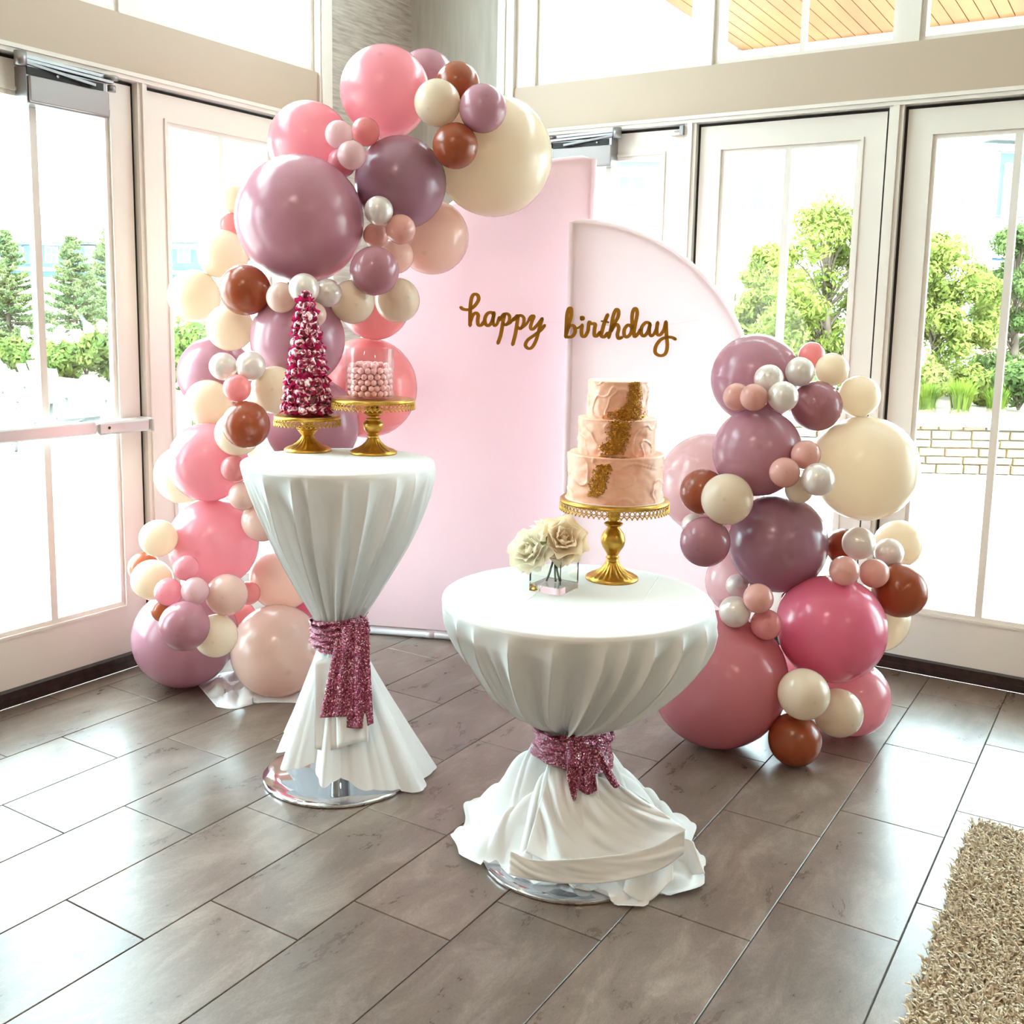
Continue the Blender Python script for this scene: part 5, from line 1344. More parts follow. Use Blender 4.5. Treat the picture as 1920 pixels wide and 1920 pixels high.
me.polygons.add(len(F)); me.polygons.foreach_set('loop_start', np.arange(0, len(F) * 4, 4, dtype=np.int32)); me.polygons.foreach_set('loop_total', np.full(len(F), 4, np.int32))
me.update(calc_edges=True); me.polygons.foreach_set('use_smooth', [True] * len(F))
M['yarn'] = leaf_mat0('beige_yarn', (238, 218, 190), (255, 244, 224))
tag(link('pile', me, M['yarn'], RGT), kind='stuff')

# ------------------------------------------------------------------ outdoors: ground
GZ = -.03
def paver_mat():
    m, nt, b, o = base_mat('patio_pavers')
    v = coords(nt, (1, 1, 1), 'World', (0, 0, radians(8)))
    br = nt.nodes.new('ShaderNodeTexBrick'); nt.links.new(v, br.inputs['Vector'])
    br.inputs['Scale'].default_value = 1.0; br.inputs['Brick Width'].default_value = .9; br.inputs['Row Height'].default_value = .6; br.inputs['Mortar Size'].default_value = .008
    br.inputs['Color1'].default_value = rgba((196, 188, 178)); br.inputs['Color2'].default_value = rgba((180, 172, 164)); br.inputs['Mortar'].default_value = rgba((128, 120, 112))
    nt.links.new(br.outputs[0], b.inputs['Base Color']); b.inputs['Roughness'].default_value = .85
    return m
M['paver'] = paver_mat()
g = MB(); g.add([(-60, -30, GZ), (40, -30, GZ), (40, 60, GZ), (-60, 60, GZ)], [(0, 1, 2, 3)])
tag(build('patio', g, M['paver'], origin=(0, 0, GZ)), 'pale paved patio outside the glazed doors', 'patio', kind='structure')

# ------------------------------------------------------------------ foliage helpers
def leaf_cloud(name, centers, sizes, normals=None, mat=None, parent=None, asp=.5, seed=1, kind='stuff'):
    """many small folded leaves in one mesh"""
    rs = np.random.RandomState(seed); n = len(centers); C_ = np.asarray(centers); s = np.asarray(sizes)[:, None]
    d = rs.normal(size=(n, 3)); d /= np.linalg.norm(d, axis=1, keepdims=True)
    if normals is not None: d = d * .55 + normals; d /= np.linalg.norm(d, axis=1, keepdims=True)
    u = np.cross(d, rs.normal(size=(n, 3))); u /= np.linalg.norm(u, axis=1, keepdims=True); w = np.cross(d, u)
    V = np.stack([C_ - u * s, C_ + w * s * asp + d * s * .12, C_ + u * s, C_ - w * s * asp + d * s * .12], 1).reshape(-1, 3)
    o4 = np.arange(n) * 4; F = np.concatenate([np.stack([o4, o4 + 1, o4 + 2], 1), np.stack([o4, o4 + 2, o4 + 3], 1)])
    me = bpy.data.meshes.new(name); off = np.array(world_loc(parent)) if parent is not None else np.zeros(3)
    me.vertices.add(len(V)); me.vertices.foreach_set('co', (V - off).astype(np.float32).ravel())
    me.loops.add(len(F) * 3); me.loops.foreach_set('vertex_index', F.ravel().astype(np.int32))
    me.polygons.add(len(F)); me.polygons.foreach_set('loop_start', np.arange(0, len(F) * 3, 3, dtype=np.int32)); me.polygons.foreach_set('loop_total', np.full(len(F), 3, np.int32))
    me.update(calc_edges=True)
    o = link(name, me, mat, parent); return tag(o, kind=kind)
def leaf_mat(name, c1, c2, trans=.4):
    m, nt, b, o = base_mat(name); nt.nodes.remove(b)
    v = coords(nt, (1, 1, 1), 'World'); n = noise_tex(nt, v, 3.2, 4, .7)
    c = ramp(nt, n, [(.3, c1), (.7, c2)])
    d = node(nt, 'ShaderNodeBsdfDiffuse'); t = node(nt, 'ShaderNodeBsdfTranslucent'); nt.links.new(c, d.inputs[0]); nt.links.new(c, t.inputs[0])
    mx = node(nt, 'ShaderNodeMixShader'); mx.inputs[0].default_value = trans; nt.links.new(d.outputs[0], mx.inputs[1]); nt.links.new(t.outputs[0], mx.inputs[2]); nt.links.new(mx.outputs[0], o.inputs[0])
    return m
M['leafgreen'] = leaf_mat('leaves_yellow_green', (84, 98, 46), (144, 148, 78))
M['leafdark'] = leaf_mat('leaves_mid_green', (60, 78, 44), (102, 116, 68))
M['needle'] = leaf_mat('fir_needles', (74, 94, 66), (132, 140, 92), .25)
M['hydr'] = leaf_mat('hydrangea_leaves', (58, 84, 46), (122, 132, 68))
M['flower'] = thin_cloth('white_florets', (206, 200, 186), .4)
M['bark'] = noisy('bark', (66, 52, 42), (104, 88, 74), 12, (1, 1, .2), .9, .4)
M['grassblade'] = leaf_mat('ornamental_grass', (54, 82, 28), (128, 140, 56))
def blob_points(rs, c, rad, n, shell=.55):
    v = rs.normal(size=(n, 3)); v /= np.linalg.norm(v, axis=1, keepdims=True)
    r = (shell + (1 - shell) * rs.uniform(0, 1, (n, 1)) ** .5)
    return np.asarray(c) + v * r * np.asarray(rad), v
def leafy_tree(pos, h, spread, label, seed, mat, nblob=26, per=420, leaf=.06, low=.22):
    T = thing('leafy_tree', tuple(pos), label, 'tree', 'leafy trees outside'); rs = np.random.RandomState(seed); pos = np.array(pos, float)
    mb = MB(); mb.tube(catmull([pos, pos + [.05, .03, h * .3], pos + [-.04, .05, h * .6], pos + [0, 0, h * .9]], 5), list(np.linspace(.09, .015, 16)), 8)
    tr = build('trunk', mb, M['bark'], T, True)
    pts = []; nor = []
    for k in range(nblob):
        zf = low + (1 - low) * rs.uniform(0, 1) ** .9; rr = spread * (sin(pi * min(1, (zf - low) / (1 - low) * .85 + .12)) ** .8)
        a = rs.uniform(0, 6.28); q = sqrt(rs.uniform(0, 1)) * rr
        c = pos + np.array([cos(a) * q, sin(a) * q, zf * h]); s = rs.uniform(.30, .52) * spread * .62
        p_, n_ = blob_points(rs, c, (s, s, s * .9), per, .10); pts.append(p_); nor.append(n_)
        mb = MB(); mb.tube(catmull([pos + [0, 0, zf * h * .7], (pos + [0, 0, zf * h * .8] + c) / 2, c], 4), [.02, .018, .016, .014, .012, .010, .009, .008, .006], 5); build('branch', mb, M['bark'], T, True)
    P_ = np.concatenate(pts); leaf_cloud('foliage', P_, rs.uniform(.6, 1.2, len(P_)) * leaf, np.concatenate(nor), mat, T, .42, seed)
    return T
def conifer(pos, h, spread, label, seed):
    T = thing('conifer', tuple(pos), label, 'tree', 'young conifers behind the seat wall'); rs = np.random.RandomState(seed); pos = np.array(pos, float)
    mb = MB(); mb.tube([pos, pos + [0, 0, h * .5], pos + [0, 0, h]], [.07, .04, .006], 7); build('trunk', mb, M['bark'], T, True)
    pts = []; br = MB()
    z = .06 * h
    while z < h * .985:
        k = 1 - z / h; L = spread * (k ** .85) + .06; n = 7
        for q in range(n):
            a = rs.uniform(0, 6.28); l = L * rs.uniform(.75, 1.1); d = np.array([cos(a), sin(a), 0])
            base_ = pos + [0, 0, z + rs.uniform(-.03, .03)]
            m = int(30 + 150 * l)
            t = rs.uniform(0.08, 1, m) ** .8
            pp = base_ + d * (t * l)[:, None] + np.array([0, 0, 1.0]) * ((.12 - .30 * t + .42 * t * t) * l)[:, None]
            sd = np.array([-d[1], d[0], 0]); pp = pp + sd * (rs.uniform(-1, 1, m) * .26 * l * (1.02 - t) * (t + .25))[:, None] + rs.normal(size=(m, 3)) * .012
            pts.append(pp)
            br.tube([base_, base_ + d * l * .5 + [0, 0, -.01 * l], base_ + d * l * .95 + [0, 0, .2 * l]], [.012, .008, .003], 4, cap=False)
        z += .085 + .03 * k
    build('branches', br, M['bark'], T)
    P_ = np.concatenate(pts); leaf_cloud('needles', P_, rs.uniform(.6, 1.3, len(P_)) * .055, None, M['needle'], T, .26, seed)
    return T
def shrub(pos, rad, label, seed, mat, leaf=.05, n=1500, flowers=0, name='shrub', group='shrubs behind the seat wall'):
    T = thing(name, tuple(pos), label, 'shrub', group); rs = np.random.RandomState(seed); pos = np.array(pos, float)
    mb = MB()
    for k in range(7):
        a = 2 * pi * k / 7; mb.tube([pos, pos + [cos(a) * rad * .3, sin(a) * rad * .3, rad * .6], pos + [cos(a) * rad * .6, sin(a) * rad * .6, rad * 1.2]], [.015, .01, .004], 5)
    build('stems', mb, M['bark'], T)
    pts = []; nor = []
    for k in range(9):
        a = rs.uniform(0, 6.28); q = rs.uniform(0, .6) * rad; c = pos + np.array([cos(a) * q, sin(a) * q, rad * rs.uniform(.45, 1.15)])
        p_, n_ = blob_points(rs, c, (rad * .5,) * 3, n // 9); pts.append(p_); nor.append(n_)
    P_ = np.concatenate(pts); keep = P_[:, 2] > pos[2]; P_ = P_[keep]
    leaf_cloud('foliage', P_, rs.uniform(.6, 1.2, len(P_)) * leaf, np.concatenate(nor)[keep], mat, T, .5, seed)
    for k in range(flowers):
        a = rs.uniform(0, 6.28); q = rs.uniform(.3, .95) * rad; c = pos + np.array([cos(a) * q, sin(a) * q, rad * rs.uniform(.8, 1.7)])
        p_, n_ = blob_points(rs, c, (.07, .07, .11), 90, .4); leaf_cloud('flower_head', p_, rs.uniform(.018, .034, 90), n_, M['flower'], T, .8, seed + k)
    return T

# ------------------------------------------------------------------ outdoors beyond the left doors
M['capstone'] = noisy('cap_stone', (118, 110, 102), (142, 134, 124), 6, rough=.9)
M['wallstone'] = noisy('seat_wall_stone', (150, 145, 138), (172, 166, 158), 5, rough=.9)
A_, B_ = np.array([-20.13, 6.29, 0]), np.array([-7.2, 4.35, 0]); dv = (B_ - A_) / np.linalg.norm(B_ - A_); nv = np.array([-dv[1], dv[0], 0])
SW = thing('seat_wall', tuple((A_ + B_) / 2 + [0, 0, GZ]), 'low pale seat wall with stone cap behind the wooden chairs', 'wall')
mb = MB(); mb.obox((A_ + B_) / 2 + [0, 0, .18], dv, nv, (0, 0, 1), np.linalg.norm(B_ - A_) / 2, .18, .21); build('wall_body', mb, M['wallstone'], SW)
Lw = np.linalg.norm(B_ - A_); nc = 17
for k in range(nc):
    mb = MB(); mb.obox(A_ + dv * Lw * (k + .5) / nc + [0, 0, .425], dv, nv, (0, 0, 1), Lw / nc / 2 - .006, .23, .038); build('cap_stone', mb, M['capstone'], SW)
mb = MB(); mb.add([tuple(A_ + nv * .2 + [-6, -2, .30]), tuple(B_ + nv * .2 + [10, -2, .30]), tuple(B_ + nv * 26 + [10, 0, .9]), tuple(A_ + nv * 26 + [-30, 0, .9])], [(0, 1, 2, 3)])
M['soil'] = noisy('mulch', (70, 58, 44), (104, 92, 66), 8, rough=.95)
_bed = [A_ + nv * .19 + [0, 0, .30], B_ + nv * .19 + [0, 0, .30], B_ + nv * 12 + [0, 0, .45], A_ + nv * 12 + [-8, 0, .45]]
mb = MB(); mb.add([tuple(q) for q in _bed] + [tuple(q - np.array([0, 0, .5])) for q in _bed], [(0, 1, 2, 3), (4, 5, 1, 0), (5, 6, 2, 1), (6, 7, 3, 2), (7, 4, 0, 3)])
tag(build('planting_bed', mb, M['soil']), 'planted mulch bed behind the seat wall', 'flower bed', kind='structure')
def bedz(q): return .32
for k, (px, tp_, bt_, dep, sp, lb) in enumerate([(135, 438, 700, 21.0, .92, 'young conifer whose tip stands against the grey roof, beside the door muntin'),
                                                  (206, 416, 705, 26.0, 1.15, 'taller conifer close to the door stile'), (8, 432, 700, 22.0, 1.1, 'wide conifer at the edge of the push-bar door glass')]):
    q = at_depth(px, tp_, dep); zb = .36
    conifer((q[0], q[1], zb), q[2] - zb, sp, lb, 60 + k)
for k, (px, py, dep, rad, fl_, lb) in enumerate([(28, 655, 19.3, .42, 4, 'low yellow-green shrub behind the seat wall under the wide conifer'), (78, 640, 18.0, .50, 10, 'hydrangea with white blooms behind the wooden chair'),
                                               (122, 640, 17.0, .46, 9, 'hydrangea with cream blooms between two conifers'), (160, 650, 19.0, .46, 7, 'white-blooming hydrangea under the young conifer'),
                                               (205, 640, 16.6, .60, 14, 'tall hydrangea covered in pale yellow blooms'), (352, 620, 15.4, .78, 0, 'green shrub seen through the side panel beside the balloons'), (262, 650, 15.8, .42, 5, 'hydrangea hidden partly by the door post')]):
    q = at_depth(px, py, dep); shrub((q[0], q[1], .30), rad, lb, 90 + k, M['hydr'], .06, 2600, fl_, 'flowering_shrub' if fl_ else 'shrub')
# wooden lounge chairs
M['chairwood'] = noisy('weathered_white_wood', (92, 97, 97), (112, 115, 113), 8, (1, 1, 1), .8)
def adirondack(pos, heading, label):
    T = thing('adirondack_chair', tuple(pos), label, 'chair', 'wooden lounge chairs on the patio')
    h = np.array([cos(heading), sin(heading), 0]); s = np.array([-h[1], h[0], 0]); pos = np.array(pos, float); z = np.array([0, 0, 1.0])
    def pt(f, l, u): return pos + h * f + s * l + z * u
    for k in range(5):
        l = (k - 2) * .115; top = .96 - .035 * abs(k - 2) ** 1.6
        mb = MB(); mb.bar(pt(-.22, l * .82, .30), pt(-.56, l * 1.12, top), .105, .02, up=tuple(h)); build('back_slat', mb, M['chairwood'], T)
    for k in range(5):
        mb = MB(); f = .30 - k * .115; mb.bar(pt(f, -.27, .37 - .022 * k), pt(f, .27, .37 - .022 * k), .10, .02); build('seat_slat', mb, M['chairwood'], T)
    for l in (-1, 1):
        mb = MB(); mb.bar(pt(.40, l * .36, .555), pt(-.42, l * .34, .535), .13, .022); build('arm', mb, M['chairwood'], T)
        mb = MB(); mb.bar(pt(.31, l * .31, 0), pt(.31, l * .31, .545), .03, .10, up=tuple(h)); build('leg', mb, M['chairwood'], T)
        mb = MB(); mb.bar(pt(.34, l * .28, .335), pt(-.62, l * .28, .05), .03, .12); build('stringer', mb, M['chairwood'], T)
        mb = MB(); mb.bar(pt(-.36, l * .30, .30), pt(-.40, l * .30, .53), .03, .08, up=tuple(h)); build('arm_post', mb, M['chairwood'], T)
        mb = MB(); mb.add([pt(.345, l * .345, .545), pt(.275, l * .345, .545), pt(.31, l * .345, .38), pt(.345, l * .375, .545), pt(.275, l * .375, .545), pt(.31, l * .375, .38)], [(0, 1, 2), (5, 4, 3), (0, 3, 4, 1), (1, 4, 5, 2), (2, 5, 3, 0)]); build('bracket', mb, M['chairwood'], T)
    mb = MB(); mb.bar(pt(-.47, -.33, .66), pt(-.47, .33, .66), .04, .03); build('back_rail', mb, M['chairwood'], T)
    return T
hd = atan2((TU * .82 + TC * .55)[1], (TU * .82 + TC * .55)[0])
adirondack((*on_z(118, 838, GZ)[:2], GZ), hd, 'weathered grey lounge chair facing the building, behind the push-bar door')
adirondack((*on_z(-22, 862, GZ)[:2], GZ), hd - .5, 'second lounge chair, only its seat side showing past the door')
# house behind the conifers
M['siding'] = None
def siding_mat(name, c, rows=.12):
    m, nt, b, o = base_mat(name); v = coords(nt, (1, 1, 1), 'World'); w = nt.nodes.new('ShaderNodeTexWave'); w.bands_direction = 'Z'; w.wave_profile = 'SAW'
    w.inputs['Scale'].default_value = 1 / rows / 6.283 * 2 * pi / 2; nt.links.new(v, w.inputs['Vector'])
    b.inputs['Base Color'].default_value = rgba(c); nt.links.new(bump(nt, w.outputs[1], .6, .02), b.inputs['Normal']); b.inputs['Roughness'].default_value = .7
    return m
M['blue'] = siding_mat('blue_siding', (70, 98, 124)); M['paleblue'] = siding_mat('pale_blue_siding', (104, 132, 144)); M['housewhite'] = plain('house_trim', (214, 214, 212), .7)
M['shingle'] = noisy('roof_shingle', (82, 83, 84), (98, 98, 98), 4, rough=.9); M['winglass'] = plain('house_window_glass', (52, 66, 72), .1); M['brick'] = None
def brick_mat():
    m, nt, b, o = base_mat('red_brick'); v = coords(nt, (1, 1, 1), 'Generated'); v = coords(nt, (1, 1, 1), 'World', (radians(90), 0, 0))
    br = nt.nodes.new('ShaderNodeTexBrick'); nt.links.new(v, br.inputs['Vector']); br.inputs['Scale'].default_value = 1.0; br.inputs['Brick Width'].default_value = .22; br.inputs['Row Height'].default_value = .075; br.inputs['Mortar Size'].default_value = .008
    br.inputs['Color1'].default_value = rgba((124, 76, 62)); br.inputs['Color2'].default_value = rgba((104, 62, 52)); br.inputs['Mortar'].default_value = rgba((150, 142, 132)); nt.links.new(br.outputs[0], b.inputs['Base Color']); b.inputs['Roughness'].default_value = .9
    return m
M['brick'] = brick_mat()
class Facade:
    """an upright wall facing the viewer, addressed by pixels at a given distance"""
    def __init__(s, px, dep, turn=0.0):
        s.P = at_depth(px, 600, dep); a = turn; s.n = TC * cos(a) + TU * sin(a); s.u = np.cross([0, 0, 1], s.n); s.u = s.u if np.dot(s.u, TU) > 0 else -s.u
    def at(s, x, y): return on_plane(x, y, s.P, s.n)
    def rect(s, mb, x0, y0, x1, y1, out=0.0, th=.12):
        c0, c1 = s.at(x0, y0), s.at(x1, y1); u0, u1 = np.dot(c0 - s.P, s.u), np.dot(c1 - s.P, s.u); z0, z1 = sorted((c0[2], c1[2]))
        mb.obox(s.P * [1, 1, 0] + s.u * (u0 + u1) / 2 + s.n * (out - th / 2) + [0, 0, (z0 + z1) / 2], s.u, s.n, (0, 0, 1), abs(u1 - u0) / 2, th / 2, (z1 - z0) / 2); return mb
def house_window(F_, T, x0, y0, x1, y1, cross=True):
    w = build('window', F_.rect(MB(), x0, y0, x1, y1, .08, .1), M['housewhite'], T)
    dx, dy = (x1 - x0) * .14, (y1 - y0) * .10; xm, ym = (x0 + x1) / 2, (y0 + y1) / 2
    for a, b in (((x0 + dx, y0 + dy), (xm - dx * .3, ym - dy * .3)), ((xm + dx * .3, y0 + dy), (x1 - dx, ym - dy * .3)), ((x0 + dx, ym + dy * .3), (xm - dx * .3, y1 - dy)), ((xm + dx * .3, ym + dy * .3), (x1 - dx, y1 - dy))):
        build('pane', F_.rect(MB(), a[0], a[1], b[0], b[1], .11, .03), M['winglass'], w)
F1 = Facade(110, 46, .15)
H1 = thing('house', tuple(F1.P * [1, 1, 0] + [0, 0, GZ]), 'blue house with grey roof and white gables behind the conifers', 'house', 'houses around the patio')
build('wall', F1.rect(MB(), -260, 450, 520, 720, 0, 4.0), M['blue'], H1)
build('lower_wall', F1.rect(MB(), -260, 512, 520, 720, .3, .4), M['housewhite'], H1)
build('trim_band', F1.rect(MB(), -260, 500, 520, 513, .4, .5), M['housewhite'], H1)
build('trim_band', F1.rect(MB(), -260, 446, 520, 457, .4, .5), M['housewhite'], H1)
mb = MB(); a, b = F1.at(-280, 452), F1.at(540, 452); c, d = F1.at(540, 392) - F1.n * 5, F1.at(-280, 378) - F1.n * 5; mb.add([a + F1.n * .8, b + F1.n * .8, c, d, a + F1.n * .8 - [0, 0, .2], b + F1.n * .8 - [0, 0, .2], c - [0, 0, .2], d - [0, 0, .2]], [(0, 1, 2, 3), (7, 6, 5, 4), (0, 4, 5, 1), (1, 5, 6, 2), (2, 6, 7, 3), (3, 7, 4, 0)]); build('roof', mb, M['shingle'], H1)
for gx in (-5, 172, 350):
    mb = MB(); a, b, c = F1.at(gx - 66, 456), F1.at(gx + 66, 456), F1.at(gx, 396); o_ = F1.n * 1.4; mb.add([a + o_, b + o_, c + o_, a - F1.n * 2, b - F1.n * 2, c - F1.n * 2], [(0, 1, 2), (5, 4, 3), (0, 3, 4, 1), (1, 4, 5, 2), (2, 5, 3, 0)]); build('gable', mb, M['housewhite'], H1)
for wx in (-40, 34, 97, 172, 345, 420): house_window(F1, H1, wx - 13, 462, wx + 13, 494)
for sx in (54, 190): build('shutter', F1.rect(MB(), sx - 8, 460, sx + 8, 496, .12, .1), M['blue'], H1)
for wx in (20, 75, 130, 185): house_window(F1, H1, wx - 14, 530, wx + 14, 572)

# ------------------------------------------------------------------ outdoors beyond the right doors
# stone seat wall, laid stone by stone
s0, s1 = on_z(1700, 887, GZ), on_z(1990, 893, GZ); sd = (s1 - s0) / np.linalg.norm(s1 - s0); sn = np.array([-sd[1], sd[0], 0]); s0 = s0 - sd * 1.6; SLn = 4.6
STW = thing('stone_wall', tuple(s0 + sd * SLn / 2), 'buff ledgestone seat wall with white cap under the grasses', 'wall')
mb = MB(); mb.obox(s0 + sd * SLn / 2 + sn * .20 + [0, 0, .255], sd, sn, (0, 0, 1), SLn / 2, .18, .255); M['mortar'] = plain('stone_mortar', (104, 94, 82), .95); build('core', mb, M['mortar'], STW)
SM = [plain('ledge_stone_%d' % k, c, .9) for k, c in enumerate([(146, 126, 96), (154, 130, 96), (138, 118, 92), (146, 106, 82), (118, 124, 124), (158, 142, 108)])]
rs = np.random.RandomState(31); z = .004
for hgt in (.105, .080, .095, .085, .100, .045):
    x = -rs.uniform(0, .2)
    while x < SLn:
        w = rs.uniform(.16, .44); x0_, x1_ = max(0, x), min(SLn, x + w)
        if x1_ - x0_ > .04:
            c = s0 + sd * (x0_ + x1_) / 2 + [0, 0, z + hgt / 2]; hw, hh, dp = (x1_ - x0_) / 2 - .006, hgt / 2 - .005, rs.uniform(.018, .034)
            j = lambda: rs.uniform(-.005, .005)
            fr_ = [c + sd * (sx * (hw - .008) + j()) - sn * dp + np.array([0, 0, sz * (hh - .006) + j()]) for sx, sz in ((-1, -1), (1, -1), (1, 1), (-1, 1))]
            bk = [c + sd * sx * hw + sn * .04 + np.array([0, 0, sz * hh]) for sx, sz in ((-1, -1), (1, -1), (1, 1), (-1, 1))]
            mb = MB(); mb.add(fr_ + bk, [(0, 1, 2, 3), (0, 4, 5, 1), (1, 5, 6, 2), (2, 6, 7, 3), (3, 7, 4, 0), (7, 6, 5, 4)])
            build('stone', mb, SM[rs.choice(6, p=[.3, .22, .18, .1, .08, .12])], STW)
        x += w
    z += hgt
for k in range(5):
    mb = MB(); mb.obox(s0 + sd * SLn * (k + .5) / 5 + sn * .17 + [0, 0, .555], sd, sn, (0, 0, 1), SLn / 10 - .004, .26, .04); build('cap_stone', mb, M['housewhite'], STW)
bedR = MB(); q0 = s0 + sn * .38; bedR.add([q0 - sd * 6 + [0, 0, .45], q0 + sd * 12 + [0, 0, .45], q0 + sd * 12 + sn * 9 + [0, 0, .55], q0 - sd * 6 + sn * 9 + [0, 0, .55], q0 - sd * 6 + [0, 0, -.03], q0 + sd * 12 + [0, 0, -.03], q0 + sd * 12 + sn * 9 + [0, 0, -.03], q0 - sd * 6 + sn * 9 + [0, 0, -.03]], [(0, 1, 2, 3), (0, 4, 5, 1), (1, 5, 6, 2), (2, 6, 7, 3), (3, 7, 4, 0)])
tag(build('planting_bed', bedR, M['soil']), 'planted bed behind the stone seat wall', 'flower bed', kind='structure')
def grass_clump(pos, h, label, seed):
    T = thing('grass_clump', tuple(pos), label, 'grass', 'ornamental grass clumps'); rs = np.random.RandomState(seed); n = 420; V = []; F = []
    for k in range(n):
        a = rs.uniform(0, 6.28); r0 = rs.uniform(0, .10); l = h * rs.uniform(.7, 1.1); out = rs.uniform(.05, .40) * h
        b = np.array(pos) + [cos(a) * r0, sin(a) * r0, 0]; d = np.array([cos(a), sin(a), 0]); s = np.array([-d[1], d[0], 0]) * .007
        m_ = b + d * out * .4 + [0, 0, l * .62]; t = b + d * out + [0, 0, l * (1 - .25 * out / h)]
        i = len(V); V += [b - s, b + s, m_ + s * .8, m_ - s * .8, t]; F += [(i, i + 1, i + 2, i + 3), (i + 3, i + 2, i + 4)]
    mb = MB(); mb.add(V, F); tag(build('blades', mb, M['grassblade'], T), kind='stuff')
    mb = MB(); mb.lathe([(.12, 0), (.09, .06), (.02, .1)], 14, tuple(pos)); build('crown', mb, M['soil'], T)
for k, (px, dep, h, lb) in enumerate([(1738, 12.4, .36, 'clipped grass clump behind the stone wall, next to the door stile'), (1800, 12.2, .42, 'grass clump behind the stone wall at the white column'), (1868, 12.6, .30, 'short grass clump behind the stone wall, beyond the door muntin'), (1690, 12.6, .36, 'grass clump behind the stone wall, hidden partly by the door post')]):
    q = at_depth(px, 760, dep); grass_clump((q[0], q[1], .50), h, lb, 200 + k)
for k, (px, dep, top_, sp, lb, mt) in enumerate([(1560, 13.6, 385, 1.05, 'leafy yellow-green tree filling the door beside the porch column', 'leafgreen'), (1440, 16.2, 470, .85, 'thinner leafy tree just past the porch column', 'leafgreen'),
                                                (1765, 15.2, 455, .98, 'leafy yellow-green tree left of the far white column', 'leafgreen'), (1915, 17.0, 430, .80, 'darker leafy tree beside the balcony', 'leafdark')]):
    q = at_depth(px, top_, dep); leafy_tree((q[0], q[1], .40), q[2] - .40, sp, lb.replace('left of', 'before'), 300 + k, M[mt], 58, 300, .05, .06)
for k, (px, dep, rad) in enumerate([(1440, 12.2, .45), (1530, 11.7, .36), (1640, 11.9, .36), (1745, 13.6, .40), (1915, 13.4, .40), (1848, 14.0, .34)]):
    q = at_depth(px, 700, dep); shrub((q[0], q[1], .46), rad, ['green shrub low behind the porch column', 'green shrub at the foot of the yellow-green tree', 'green shrub behind the short garland', 'green shrub behind the clipped grass', 'dark green shrub below the balcony', 'small shrub at the far brick wall'][k], 400 + k, M['leafdark'] if k in (0, 1, 2, 4) else M['leafgreen'], .05, 2200, 2 if k == 3 else 0, 'shrub', 'shrubs behind the stone wall')
# porch: column, beams and boarded ceiling
PZ = 3.40; px0, py1 = 1.0, 2.40
M['porchwood'] = noisy('fir_boards', (128, 74, 34), (160, 102, 54), 3, (1.0, .12, 1.0), .5, kind='World')
PC = thing('porch_ceiling', (4.5, 1.3, PZ), 'boarded fir porch ceiling outside the upper windows', 'porch ceiling', kind='structure')
bm_ = MB(); bm_.box(-.0625, .0625, -1.12, 1.12, 0, .02); bme = None
nb = 0; x = px0 + .02
brd = MB().box(-.040, .040, -1.08, 1.08, 0, .018).mesh('board'); brd.materials.append(M['porchwood'])
while x < 8.0:
    link('board', brd, None, PC, (x + .042 - 4.5, 0.02, 0)); x += .086; nb += 1
mb = MB(); mb.box(px0, 8.2, .2, py1, PZ + .022, PZ + .05); build('deck', mb, M['housewhite'], PC)
PBm = thing('porch_beam', (4.5, py1, PZ - .2), 'white porch beams carried by the corner column', 'beam', kind='structure')
mb = MB(); mb.box(px0 - .22, 8.2, py1, py1 + .22, PZ - .06, PZ + .30); build('front_beam', mb, M['housewhite'], PBm)
mb = MB(); mb.box(px0 - .22, px0, .20, py1, PZ - .06, PZ + .30); build('side_beam', mb, M['housewhite'], PBm)
PCo = thing('porch_column', (px0 - .11, py1 + .11, GZ), 'square white porch column outside the tree door', 'column', kind='structure')
mb = MB(); mb.box(px0 - .20, px0 - .02, py1 + .02, py1 + .20, GZ, PZ - .06); build('shaft', mb, M['housewhite'], PCo)
mb = MB(); mb.box(px0 - .23, px0 + .01, py1 - .01, py1 + .23, GZ, .22); build('plinth', mb, M['housewhite'], PCo)
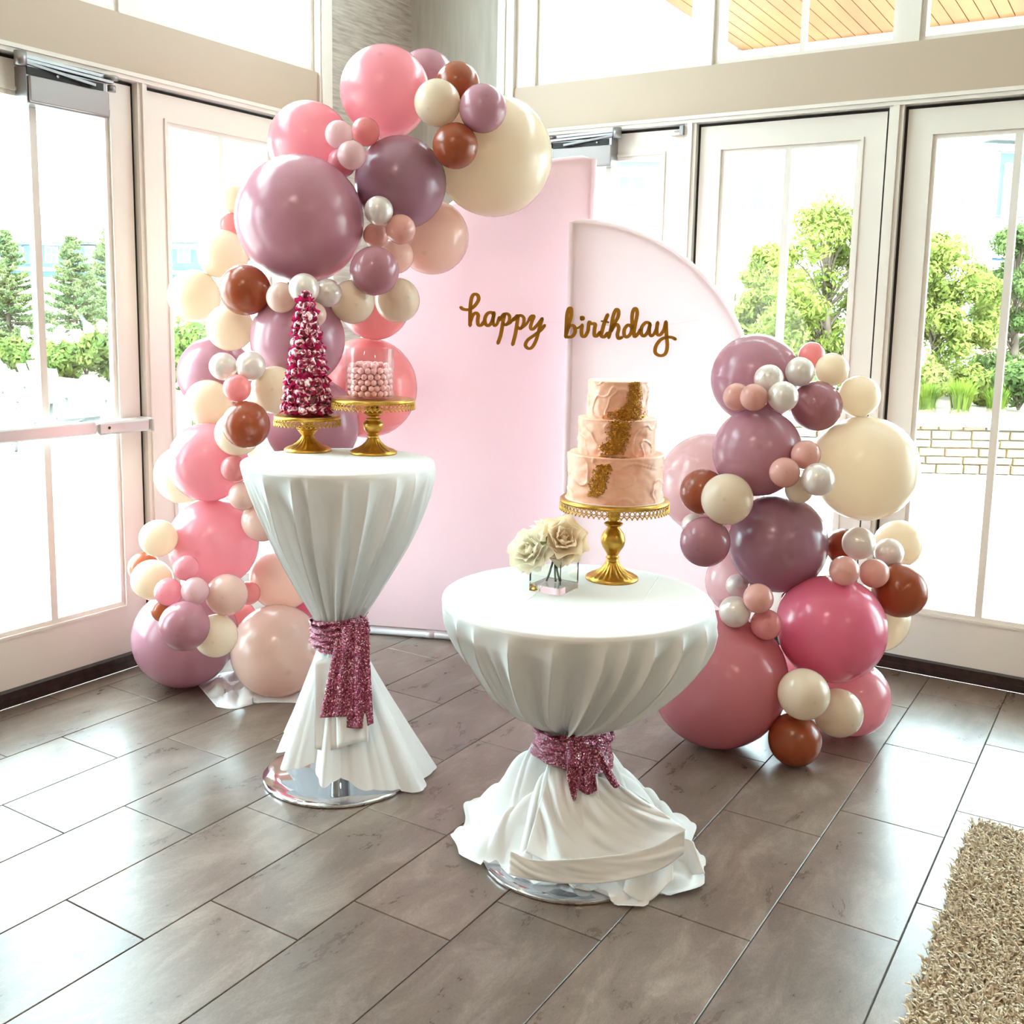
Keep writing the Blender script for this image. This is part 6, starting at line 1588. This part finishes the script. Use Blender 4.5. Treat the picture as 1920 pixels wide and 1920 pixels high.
# pale blue house seen through the door with the closer
F2 = Facade(1200, 30, -.1)
H2 = thing('house', tuple(F2.P * [1, 1, 0] + [0, 0, GZ]), 'pale blue house with white windows seen past the half-arch panel', 'house', 'houses around the patio')
build('wall', F2.rect(MB(), 1060, 300, 1262, 760, 0, .6), M['paleblue'], H2)
build('trim_band', F2.rect(MB(), 1060, 415, 1262, 430, .1, .15), M['housewhite'], H2)
build('corner_board', F2.rect(MB(), 1250, 300, 1264, 760, .1, .15), M['housewhite'], H2)
build('eave', F2.rect(MB(), 1050, 288, 1272, 304, .5, .6), M['housewhite'], H2)
for a, b in ((1154, 1214), (1066, 1120)): house_window(F2, H2, a, 326, b, 390)
house_window(F2, H2, 1150, 448, 1214, 520)
F3 = Facade(1420, 34, .05)
H3 = thing('house', tuple(F3.P * [1, 1, 0] + [0, 0, GZ]), 'distant white house behind the thinner tree', 'house', 'houses around the patio')
build('wall', F3.rect(MB(), 1392, 330, 1480, 720, 0, 3.0), M['housewhite'], H3)
house_window(F3, H3, 1402, 332, 1436, 400)
# building with balcony beyond the stone wall
F4 = Facade(1850, 24, .12)
H4 = thing('balcony_building', tuple(F4.P * [1, 1, 0] + [0, 0, GZ]), 'blue-sided building with white balcony and brick base', 'building')
build('wall', F4.rect(MB(), 1846, 285, 2050, 500, 0, .5), M['blue'], H4)
build('brick_base', F4.rect(MB(), 1826, 505, 2050, 760, 0, .5), M['brick'], H4)
build('corner_board', F4.rect(MB(), 1842, 285, 1856, 500, .06, .1), M['housewhite'], H4)
build('roof_edge', F4.rect(MB(), 1846, 258, 2050, 274, .30, .5), M['shingle'], H4)
build('fascia', F4.rect(MB(), 1846, 274, 2050, 290, .25, .4), M['housewhite'], H4)
build('column', F4.rect(MB(), 1794, 500, 1822, 760, .15, .3), M['housewhite'], H4)
build('column', F4.rect(MB(), 1834, 270, 1848, 500, .12, .2), M['housewhite'], H4)
build('balcony_floor', F4.rect(MB(), 1800, 488, 2050, 506, .28, .4), M['housewhite'], H4)
build('rail', F4.rect(MB(), 1836, 406, 2050, 412, .22, .06), M['housewhite'], H4); build('rail', F4.rect(MB(), 1836, 482, 2050, 486, .22, .06), M['housewhite'], H4)
for k in range(18): build('baluster', F4.rect(MB(), 1840 + k * 11, 410, 1844 + k * 11, 484, .21, .04), M['housewhite'], H4)
dw = build('balcony_door', F4.rect(MB(), 1884, 306, 1980, 488, .08, .1), M['housewhite'], H4)
build('pane', F4.rect(MB(), 1900, 322, 1964, 480, .10, .04), M['winglass'], dw)
